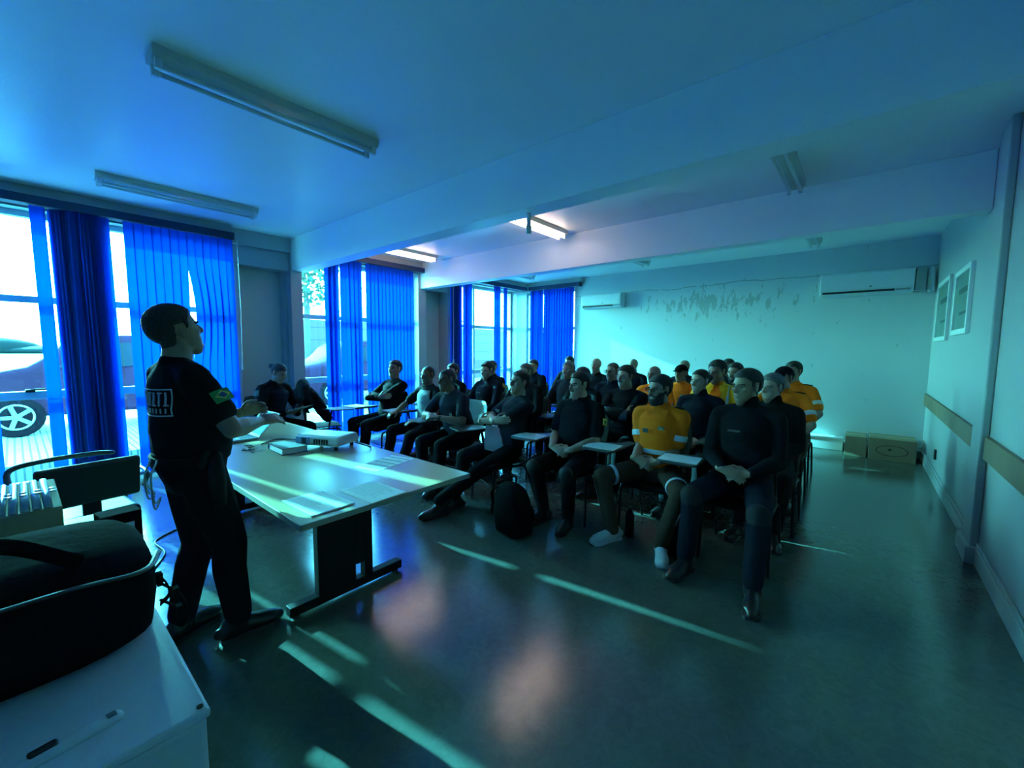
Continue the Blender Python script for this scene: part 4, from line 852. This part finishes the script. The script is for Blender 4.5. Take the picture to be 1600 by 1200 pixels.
    if 'patchdark' in extras: sleeve_patch(1, 'sleeve_patch', .06, .07, mat('grey_patch', (.09, .10, .10), .8, var=.4, scale=60), .30)
    if 'epaulettes' in extras:
        for k in (1, -1):
            b = MB(); a = NB+rx*k*.085+np.array([0, 0, -.002]); e = SH[k]+np.array([0, 0, .072])+rx*k*.005; b.loft([a+np.array([0, 0, .028]), a*.5+e*.5+np.array([0, 0, .020]), e], [.024, .026, .027], [.005]*3, side=(0, 1, 0), n=10); b.build('epaulette', CLOTH['black'], root, smooth=True)
    if 'watch' in extras:
        E, Wr, hd, hn = A[-1]; b = MB(); u = nrm(Wr-E); b.tube([Wr-u*.028, Wr-u*.006], .0315, 14); b.build('wristwatch', BLACKP, root)
    if 'knees' in extras:
        VT, NT = arr(tr_)
        for k in (1, -1):
            s_ = .072-np.linalg.norm((VT-(KN[k]+np.array([0, .05, .0]))), axis=1); shell('knee_pad', tr_, s_, .007, mat('knee_pad_cloth', (.012, .012, .015), .7, spec=.2), root, edge=.01)
    if 'legstripe' in extras:
        for k in (1, -1):
            h0, k0 = hips[k], KN[k]; b = MB(); b.loft([h0*(1-t)+k0*t for t in (.74, .80)], [.0835, .0815], side=(1, 0, 0), n=20, emax=.001); b.build('leg_stripe', REFL, root)
            o_ = np.array([k*.060, .018, 0]); a0 = AN[k]+np.array([0, 0, .05]); b = MB(); b.loft([KN[k]+o_*1.12, KN[k]*.66+a0*.34+o_*1.06, a0+o_*.92], [.010]*3, [.004]*3, side=(0, 1, 0), n=8); b.build('leg_piping', REFL, root, smooth=True)
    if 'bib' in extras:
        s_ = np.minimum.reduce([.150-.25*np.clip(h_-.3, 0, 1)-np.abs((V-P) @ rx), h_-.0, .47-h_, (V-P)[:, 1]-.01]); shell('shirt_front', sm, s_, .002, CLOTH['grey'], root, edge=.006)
    if 'forearms' in extras:
        for k in (1, -1):
            a, e = A[k][0], A[k][1]; u = e-a; t = ((V-a) @ u)/(u @ u); r_ = np.linalg.norm(V-a-np.outer(t, u), axis=1); shell('sleeve_cover', sm, np.where(r_ < .07, .45-np.abs(t-.5), NO), .002, CLOTH['teal'], root, edge=.01)
    if 'vest' in extras:
        s_ = np.minimum.reduce([.175-np.abs((V-P) @ rx), h_-.10, .43-h_])
        for k in (1, -1): t, r_ = arm_t(k); s_[(r_ < .075)*(t > .12)] = NO
        shell('vest', sm, s_, .012, CLOTH['black'], root, edge=.02)
    if 'jstripe' in extras:
        s_ = np.where((V-P)[:, 1] > .03, .014-np.abs((V-P) @ rx+.115), NO); shell('reflective_stripe', sm, s_, .0015, REFL, root, edge=.004)
        s_ = np.minimum.reduce([.055-np.abs((V-P) @ rx), (V-P)[:, 1]-.03, h_-.20]); shell('inner_shirt', sm, s_, .002, CLOTH['orange'], root, edge=.006)
    if 'backprint' in extras:
        c = P+up*.36; pm = mat('pale_print', (.50, .54, .56), .8)
        s0 = np.where((V-P)[:, 1] < -.02, 1., NO); xx = (V-P) @ rx; yy = h_-.345
        b = MB()
        def bp_(x, y):
            m_ = ((V-P)[:, 1] < 0); i = np.argmin(np.where(m_, (xx-x)**2+(yy-y)**2, 9)); return V[i]+np.array([0, -.004, 0])+rx*(x-xx[i])+up*(y-yy[i])
        def seg_(a, c_, r_=.003): b.loft([bp_(*(np.array(a)*(1-f)+np.array(c_)*f)) for f in np.linspace(0, 1, 5)], [r_]*5, side=(0, 1, 0), n=6)
        for a, c_ in (((-.13, .06), (.13, .06)), ((-.13, -.06), (.13, -.06)), ((-.13, -.06), (-.13, .06)), ((.13, -.06), (.13, .06))): seg_(a, c_)
        for i in range(7): x = -.105+.035*i; seg_((x, -.012), (x, .045), .0045); seg_((x-.008, .045 if i % 2 else -.012), (x+.012, .045 if i % 2 else -.012), .004)
        for i in range(9): x = -.105+.026*i; seg_((x, -.046), (x, -.028), .003)
        b.build('back_print', pm, root)
    if 'belt' in extras:
        b = MB(); W_ = [P+up*z for z in (.035, .085)]; b.loft(W_, [.182*(1+.4*(G-1))]*2, [.147*(1+.4*(G-1))]*2, side=(1, 0, 0), n=28, dirs=[up]*2, round_ends=False); b.build('belt', LEATH, root, smooth=False)
        b = MB(); b.loft([P+np.array([.19, .03, .07]), P+np.array([.205, .03, -.03]), P+np.array([.20, .04, -.16])], [.035, .04, .03], [.028, .028, .022], side=(0, 1, 0), n=10); hol = b.build('holster', LEATH, root, smooth=True)
        b = MB(); b.loft([P+np.array([.195, .0, .10]), P+np.array([.20, -.03, .04])], [.022, .025], [.014, .016], side=(0, 1, 0), n=10); b.build('pistol_grip', LEATH, hol, smooth=True)
        b = MB()
        for i in range(5):
            y0 = -.155-.008*(i % 3); x0 = -.02+.03*i; b.tube(smooth_path([P+np.array([x0, y0, .07]), P+np.array([x0+.02, y0-.03, .0]), P+np.array([x0+.01, y0-.02, -.06-.02*i]), P+np.array([x0-.02, y0+.01, -.11])], 5), .0035, 6)
        b.build('key_cords', mat('pale_cord', (.40, .46, .44), .6), root, smooth=True)
    return root, dict(P=P, NB=NB, H=H, A=A, Rh=Rh, KN=KN, AN=AN)

# ---- presenter
pres, pinfo = person('standing presenter in black tee, with green flag on the sleeve, beside the table', (-2.50, .565, 0), R(4), .985, pose='stand', lean=5, girth=1.2, belly=.03, hyaw=8, hpitch=17, twist=4, skin=1,
       top='tee', topc='black', legs='black', vox=.006, extras=('flag', 'belt', 'backprint'), group='people standing')
# ---- tablet-arm chairs
SHELLB = mat('black_chair_shell', (.010, .011, .012), .75, spec=.10, var=.12); SHELLG = mat('grey_chair_shell', (.07, .082, .085), .5, spec=.3, var=.08); TABM = mat('tablet_laminate', (.045, .042, .040), .4, var=.2)
def make_chair():
    r = empty('tablet_chair', (0, -50, 0))
    b = MB(); rings = []
    for y, z, w in ((-.16, .425, .19), (-.08, .418, .205), (.06, .42, .21), (.17, .425, .205), (.235, .41, .185)):
        rings.append([(w*math.copysign(abs(math.cos(a))**.5, math.cos(a)), y, z+.013*math.sin(a)+.010*math.cos(a)**2) for a in np.linspace(0, 2*math.pi, 21)[:-1]])
    b.rings(rings); b.build('seat', SHELLB, r, smooth=True)
    b = MB(); rings = []
    for z, w, y in ((.62, .165, -.168), (.66, .20, -.185), (.76, .21, -.205), (.85, .20, -.222), (.90, .165, -.230)):
        rings.append([(w*math.copysign(abs(math.cos(a))**.55, math.cos(a)), y-.020+.045*math.cos(a)**2*.8+.011*math.sin(a), z) for a in np.linspace(0, 2*math.pi, 23)[:-1]])
    b.rings(rings); b.build('backrest', SHELLB, r, smooth=True)
    for s in (1, -1):
        b = MB(); b.tube(smooth_path([(s*.205, -.06, .40), (s*.21, .16, .40), (s*.212, .215, .36), (s*.215, .225, .2), (s*.22, .24, .0)], 5), .011, 8); b.build('leg', BLACKM, r, smooth=True)
        b = MB(); b.tube(smooth_path([(s*.205, -.02, .40), (s*.21, -.12, .38), (s*.215, -.19, .2), (s*.22, -.25, .0)], 5), .011, 8); b.build('leg', BLACKM, r, smooth=True)
        b = MB(); b.tube(smooth_path([(s*.20, -.05, .40), (s*.185, -.175, .43), (s*.175, -.205, .55), (s*.165, -.225, .80)], 5), .010, 8); b.build('back_post', BLACKM, r, smooth=True)
    b = MB()
    for x in np.linspace(-.17, .17, 9): b.tube([(x, -.17, .22), (x, .19, .22)], .003, 5)
    for y in (-.17, .0, .19): b.tube([(-.213, y, .217), (.213, y, .217)], .004, 5)
    b.build('book_rack', BLACKM, r)
    b = MB(); b.tube(smooth_path([(.205, .05, .40), (.27, .06, .42), (.285, .08, .55), (.29, .10, .668)], 5), .011, 8); b.tube([(.27, -.02, .67), (.30, .32, .67)], .009, 8); b.build('tablet_support', BLACKM, r, smooth=True)
    b = MB(); b.prism([(.225, -.08), (.30, -.10), (.335, .02), (.50, .12), (.52, .34), (.48, .37), (.26, .37), (.23, .33)], 'z', .678, .694); b.build('writing_tablet', TABM, r, bevel=.004)
    return r
CHAIR0 = make_chair(); used = [0]
def place_chair(x, y, rz, label, shell_m=None, left=False):
    c = CHAIR0 if used[0] == 0 else copy_tree(CHAIR0); used[0] += 1
    c.location = (x, y, 0); c.rotation_euler = (0, 0, rz); tag(c, label, 'chair', 'tablet arm chairs')
    if shell_m is not None:
        for ch in c.children:
            if ch.name.split('.')[0] in ('seat', 'backrest'): ch.data = ch.data.copy(); ch.data.materials[0] = shell_m
    return c
def head_local(lean, hyaw, hpitch):
    L = R(lean); up = np.array([0, -math.sin(L), math.cos(L)]); fw = np.array([0, math.cos(L), math.sin(L)]); Rh = rot(R(hyaw), R(hpitch))
    return np.array([0, 0, .545])+up*.5+nrm(up*.9+fw*.25)*.075+Rh @ np.array([0, .022, .092])+Rh @ np.array([0, -.012, .124])
LOOK = np.array([-3.6, -1.0])
def tablet_paper(root, label, dx=0.0, rz=0.0, w=.21, h=.27, lines=10):
    m = Matrix.Rotation(root.rotation_euler[2], 3, 'Z'); p = Vector(root.location)+m @ Vector((.375+dx, .235, .6952))
    o = sheet_lines('notepad', p, h, w, root.rotation_euler[2]+R(4+rz), label, 'papers on the chair tablets', thick=.004, lines=lines, cat='notepad'); return o
SEATED = {}
def seat(short, px, py, y, look=None, hp=0, face=0, where='', paper=None, shellm=None, cdy=0.0, **k):
    w = on_y(px, py, y); lean = k.get('lean', 6); rz = math.pi+R(face); t = LOOK if look is None else np.array(look)
    d = t-w[:2]; hd = math.degrees(math.atan2(d[1], d[0]))-90-180-face; hd = (hd+180) % 360-180
    hy = max(-60, min(60, hd*.9+k.pop('dyaw', 0))); c = head_local(lean, hy, hp); s = float(np.clip(w[2]/c[2], .93, 1.08)); c2 = rot(rz) @ c
    x0, y0 = w[0]-s*c2[0], w[1]-s*c2[1]
    k.setdefault('vox', .008 if y < 4.6 else .0105)
    r, info = person(short+(', '+where if where else ''), (x0, y0, 0), rz, s, hyaw=hy, hpitch=hp, **k)
    q = rot(rz) @ np.array([0, cdy-.01, 0]); ch = place_chair(x0+q[0], y0+q[1], rz, 'tablet arm chair seating the '+short, shellm)
    if paper: tablet_paper(ch, paper)
    SEATED[short] = (r, info, ch); return r
E_ = ('collar', 'pockets', 'badge', 'epaulettes', 'stripes')
# front row, right to left
seat('man in black turtleneck with a wristwatch', 1170, 577, 3.38, where='rightmost in the front row', pose='lap', top='turtle', topc='black', legs='navy', vox=.006, extras=('name', 'watch', 'knees'), legpose='fwd', hair='short', paper='white notepad on the tablet between orange shirt and black turtleneck, front row')
seat('bearded man with glasses and brown trousers', 1033, 586, 3.36, where='in an orange shirt in the front row', pose='lap', top='polo', topc='orange', legs='brown', vox=.006, skin=1, beard='full', glasses=True, shoes='sneaker', extras=E_+('pens', 'legstripe'), legpose='wide', elb=.12, hairc='black', paper='white notepad on the tablet left of the bearded man in orange')
seat('heavy man with a thick moustache and black polo', 907, 581, 3.28, where='hands clasped, front row centre', pose='lap', top='polo', topc='black', legs='black', vox=.006, skin=0, girth=1.16, belly=.03, beard='moustache', extras=('collar', 'badgeR', 'patchL', 'knees', 'vest'), legpose='tuck', hairc='black', paper='white notepad on the tablet left of the moustached man in black polo')
seat('man leaning back with bare crossed forearms', 816, 580, 3.22, where='in a dark tee, front row', face=-20, pose='cross', lean=16, hp=10, top='tee', topc='char', legs='black', vox=.006, skin=0, girth=1.06, extras=('badgeR',), legpose='ext', hairc='brown', cdy=.06)
seat('man leaning forward with clasped hands', 699, 576, 2.98, where='in a charcoal tee, empty grey chair back behind him', pose='tablet', lean=-17, hp=0, top='tee', topc='char', legs='black', vox=.006, skin=2, girth=1.16, extras=('card', 'watch'), legpose='std', hair='crop', shellm=SHELLG)
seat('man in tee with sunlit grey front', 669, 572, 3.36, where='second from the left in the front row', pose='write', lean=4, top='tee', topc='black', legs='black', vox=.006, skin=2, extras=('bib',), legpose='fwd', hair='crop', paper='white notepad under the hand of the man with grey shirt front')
seat('man in black pullover with crossed arms', 619, 563, 3.40, where='leftmost in the front row', pose='cross', lean=14, hp=8, top='long', topc='black', legs='black', vox=.006, skin=1, girth=1.12, beard='moustache', legpose='std', hair='short', cdy=.04, paper='white notepad on the leftmost tablet by the middle window')
# second row
seat('grey haired man in black turtleneck', 1209, 584, 4.18, where='right behind the rightmost front row man', pose='lap', top='turtle', topc='black', skin=0, hairc='grey', vox=.007)
seat('woman in black turtleneck with hair tied back', 1096, 576, 4.26, where='second row', pose='lap', top='turtle', topc='navy', skin=0, hair='bun', female=True, vox=.007, extras=('patchdark',))
seat('moustached man with blue grey forearms crossed', 979, 571, 4.22, where='second row', pose='cross', top='long', topc='black', skin=0, girth=1.16, beard='moustache', extras=('forearms', 'vest', 'name'), vox=.007)
seat('man in black whose hair top shows above the moustached man', 911, 574, 4.36, pose='thigh', top='long', topc='black', skin=1)
seat('smiling man with cropped hair in black pullover', 822, 567, 4.02, where='behind the man leaning back', pose='thigh', top='long', topc='black', skin=0, hair='crop', hairc='stub', girth=1.05)
seat('young man with dark hair in navy turtleneck', 761, 565, 4.12, where='in front of the corner window', pose='thigh', lean=9, hp=-6, top='turtle', topc='navy', skin=0, extras=('name',), vox=.007)
seat('dark haired man mostly hidden behind the charcoal tee', 708, 568, 4.05, pose='thigh', top='long', topc='black', skin=1)
# third row
seat('grey man in dark shirt beside the blue corner blind', 889, 564, 4.98, where='third row', pose='thigh', top='long', topc='char', skin=0, hairc='grey', hair='crop', glasses=False)
seat('man with spectacles and receding hair in dark jacket', 958, 566, 5.02, pose='lap', top='jacket', topc='navy', skin=0, hair='crop', hairc='stub', glasses=True, girth=1.05)
seat('bald man in orange shirt behind the bearded man', 1023, 571, 5.3, pose='thigh', top='polo', topc='orange', skin=1, hair='bald', extras=('collar',), legs='brown')
seat('man in yellow jacket over orange shirt', 1121, 563, 4.98, where='frowning, third row', pose='thigh', lean=0, hp=-6, top='jacket', topc='yellow', skin=1, extras=('collar', 'jstripe'), legs='brown', vox=.008)
seat('man in orange shirt and dark cap with round badge', 1226, 573, 5.18, where='at the right end', pose='thigh', top='polo', topc='orange', skin=1, cap='black', hair='crop', extras=E_, legs='brown', vox=.008)
# fourth and fifth rows
seat('man in orange shirt with dark cap before the sun patch', 1065, 570, 5.9, pose='thigh', top='polo', topc='orange', skin=1, cap='black', hair='crop', extras=E_, legs='brown')
seat('bearded man in black behind the yellow jacket', 1150, 567, 5.85, pose='thigh', top='long', topc='black', skin=1, beard='full')
seat('dark haired man in orange behind the capped man', 1241, 565, 6.0, where='right end', pose='thigh', top='polo', topc='orange', skin=1, extras=E_, legs='brown')
seat('crop haired man in dark jacket with shoulder patch', 769, 563, 4.98, where='half hidden by the young man', pose='thigh', top='jacket', topc='black', skin=0, hair='crop', hairc='stub', extras=('patchL',))
seat('brown haired man against the corner window blind', 834, 562, 5.88, pose='thigh', top='jacket', topc='black', skin=0, hairc='brown')
seat('dark haired man at the back by the blue corner blind', 890, 557, 6.75, pose='thigh', top='long', topc='black', skin=0)
seat('bald man in black jacket left of the sun patch', 932, 559, 6.05, pose='thigh', top='jacket', topc='black', skin=0, hair='bald', extras=('name',))
seat('bald man in black pullover in front of the sun patch', 990, 560, 7.0, pose='thigh', top='long', topc='black', skin=0, hair='bald')
seat('man with shaved head behind the orange capped man', 1070, 562, 6.9, pose='thigh', top='long', topc='char', skin=1, hair='bald')
seat('black haired man at the back behind the yellow jacket', 1139, 561, 7.25, pose='thigh', top='long', topc='black', skin=1)
# woman by the column
w = on_y(440, 569, 2.08); rz = R(-66); c = head_local(-6, 0, -26); c2 = rot(rz) @ c; s = 1.0
wr, wi = person('woman with a hair bun looking down, seated alone by the column', (w[0]-c2[0], w[1]-c2[1], 0), rz, s, hpitch=-26, pose='read', lean=-6, top='jacket', topc='black', legs='black', skin=1, hair='bun', female=True, vox=.007, extras=('patchdark',), group='people by the table')
wc = place_chair(w[0]-c2[0], w[1]-c2[1], rz, 'tablet arm chair under the woman with the hair bun')
# ---- things held and things on the floor
E1, W1, d1, n1 = pinfo['A'][1]; d1 = nrm(d1); n1 = nrm(n1-d1*(n1 @ d1)); mw = Matrix.Rotation(pres.rotation_euler[2], 3, 'Z')
q = W1+d1*.085+n1*.026; rem = empty('presentation_remote', Vector(pres.location)+mw @ Vector(q*pres.scale[0]), pres.rotation_euler[2]+math.atan2(d1[1], d1[0])); tag(rem, 'small dark presentation remote in the hand of the standing presenter', 'remote')
b = MB(); b.box((0, 0, 0), (.12, .028, .014)); b.build('remote_case', BLACKP, rem, bevel=.004); b = MB(); b.tube([(.02, 0, .006), (.02, 0, .009)], .007, 10); b.tube([(.04, 0, .006), (.04, 0, .009)], .007, 10); b.build('button', mat('grey_button', (.2, .2, .2), .5), rem)
def backpack(label, x, y, rz, sc, piping=False):
    r = empty('backpack', (x, y, .0), rz); tag(r, label, 'backpack'); w, d, h = .15*sc[0], .10*sc[1], .40*sc[2]; rings = []
    for z, f, g in ((.004, .86, .9), (.03, 1, 1), (.4, 1.02, 1.05), (.7, .95, .92), (.88, .78, .75), (.97, .5, .45), (1.0, .2, .2)):
        rings.append([(w*f*math.copysign(abs(math.cos(a))**.55, math.cos(a)), d*g*math.copysign(abs(math.sin(a))**.55, math.sin(a))+.03*z, z*h if z > .01 else .004) for a in np.linspace(0, 2*math.pi, 25)[:-1]])
    b = MB(); b.rings(rings); b.build('pack_body', BAGM, r, smooth=True)
    b = MB(); rg = [[(w*.72*f*math.copysign(abs(math.cos(a))**.6, math.cos(a)), -d*1.0-.035*g, h*.32+h*.22*f*math.sin(a)) for a in np.linspace(0, 2*math.pi, 21)[:-1]] for f, g in ((1, -.6), (1, .4), (.85, .9), (.4, 1.05))]; b.rings(rg); b.build('front_pocket', BAGM, r, smooth=True)
    b = MB(); b.loft(smooth_path([(-.03, .01, h*.97), (-.025, .0, h*1.09), (.025, .0, h*1.09), (.03, .01, h*.97)], 5), [.008]*16, n=8); b.build('top_loop', BAGM, r, smooth=True)
    for s in (-1, 1):
        b = MB(); b.loft(smooth_path([(s*w*.5, d*.8, h*.9), (s*w*1.05, d*.9, h*.75), (s*w*1.2, d*.4, h*.4), (s*w*1.02, d*.2, h*.06)], 6), [.018]*19, [.005]*19, side=(0, 1, 0), n=8); b.build('shoulder_strap', BAGM, r, smooth=True)
    if piping:
        for s in (-1, 1): b = MB(); b.tube(smooth_path([(s*w*.95, -d*.85, .02), (s*w*1.0, -d*.9, h*.4), (s*w*.85, -d*.7, h*.8), (s*w*.3, -d*.35, h*.97)], 5), .006, 6); b.build('pale_piping', REFL, r, smooth=True)
    return r
backpack('black backpack slumped on the floor before the moustached man in black polo', -2.12, 2.56, R(170), (1.05, 1.1, 1.05))
backpack('slim dark bag with pale piping, on the floor left of the rightmost man', -.945, 3.02, R(178), (.42, .55, .85), True)
CLEAR = glass_mat('clear_plastic', (.80, .88, .90)); CAPM = mat('bottle_cap_blue', (.08, .16, .30), .4)
def bottle(label, x, y, h, m, capm, r_=.034):
    o = empty('bottle', (x, y, 0)); tag(o, label, 'bottle'); n = 16
    pr = [(.7, .002), (1, .02), (1, .3), (.94, .34), (1, .38), (1, .68), (.8, .78), (.42, .88), (.40, .93)]
    b = MB(); b.rings([[(r_*f*math.cos(a), r_*f*math.sin(a), z*h if z > .01 else .002) for a in np.linspace(0, 2*math.pi, n+1)[:-1]] for f, z in pr]); b.build('bottle_body', m, o, smooth=True)
    b = MB(); b.tube([(0, 0, h*.92), (0, 0, h)], r_*.48, 14); b.build('cap', capm, o, bevel=.002)
bottle('clear plastic water bottle on the floor behind the slumped backpack', -2.34, 2.78, .30, CLEAR, CAPM)
bottle('black bottle standing on the floor between the white sneakers', -1.36, 3.10, .25, LEATH, BLACKP, .036)
bottle('clear plastic bottle on the floor by the leftmost front row man', -4.95, 2.50, .27, CLEAR, CAPM)
# empty chair with a jacket beside the woman
jp = on_y(503, 632, 2.72)
place_chair(jp[0]+.02, 2.70, R(-20), 'empty tablet arm chair with a black jacket, right of the woman with the bun')
jk = empty('jacket', (jp[0]+.02, 2.70, 0), R(-20)); tag(jk, 'bulky black jacket heaped over an empty chair beside the woman with the bun', 'jacket')
b = MB(); b.loft([(-.27, -.20, .74), (-.14, -.21, .90), (.02, -.22, .945), (.16, -.21, .90), (.28, -.18, .76)], [.085, .125, .13, .125, .08], [.075, .085, .09, .085, .07], side=(0, 0, 1), n=16)
b.loft([(-.2, -.13, .86), (-.24, -.03, .70), (-.20, .08, .56)], [.08, .075, .06], n=14); b.loft([(.2, -.13, .86), (.26, -.05, .72), (.24, .05, .56)], [.08, .075, .06], n=14); b.loft([(0, -.29, .9), (0, -.30, .62)], [.17, .15], [.05, .05], side=(1, 0, 0), n=16)
jm = solid(b, .010, 3); V, N = arr(jm); qn = np.array([noise.noise(Vector(p)*11)*.6+noise.noise(Vector(p)*26)*.35 for p in V]); V += N*(qn*.022)[:, None]; jm.vertices.foreach_set('co', V.ravel()); jm.update(); put('jacket_shell', jm, CLOTH['black'], jk)
b = MB(); b.tube(smooth_path([(-.02, -.345, .88), (.0, -.36, .75), (.01, -.355, .64)], 5), .004, 6); b.build('zip', BLACKP, jk)
# sheet hanging from a tablet, sheet in the woman's hands
hs = on_y(775, 686, 2.95); o = empty('paper_sheet', (hs[0], hs[1], hs[2]), R(35)); tag(o, 'white sheet hanging off a tablet over the knee of the man leaning back', 'paper')
b = MB(); vs = []; fs = []
for side in (0, 1):
    for j in range(7):
        for i in range(5): u, v_ = i/4-.5, j/6-.5; vs.append((u*.20, -.04*math.cos(v_*2.6)*1.6+(.0006 if side else 0)+.10*v_+.02*u, v_*.22-.05*u))
for j in range(6):
    for i in range(4): a = j*5+i; fs += [(a, a+1, a+6, a+5), (a+35, a+40, a+41, a+36)]
b.add(vs, fs); b.build('sheet', PAPER, o, smooth=True)
Ew, Ww, dw, nw = wi['A'][1]; mw = Matrix.Rotation(wr.rotation_euler[2], 3, 'Z'); Wm = (wi['A'][1][1]+wi['A'][-1][1])/2+np.array([0, .10, .035])
pz = Vector(wr.location)+mw @ Vector(Wm); sheet_lines('paper_sheet', pz, .20, .28, wr.rotation_euler[2], 'sheet held low by the woman with the hair bun', thick=.001, lines=10).rotation_euler[0] = R(20)
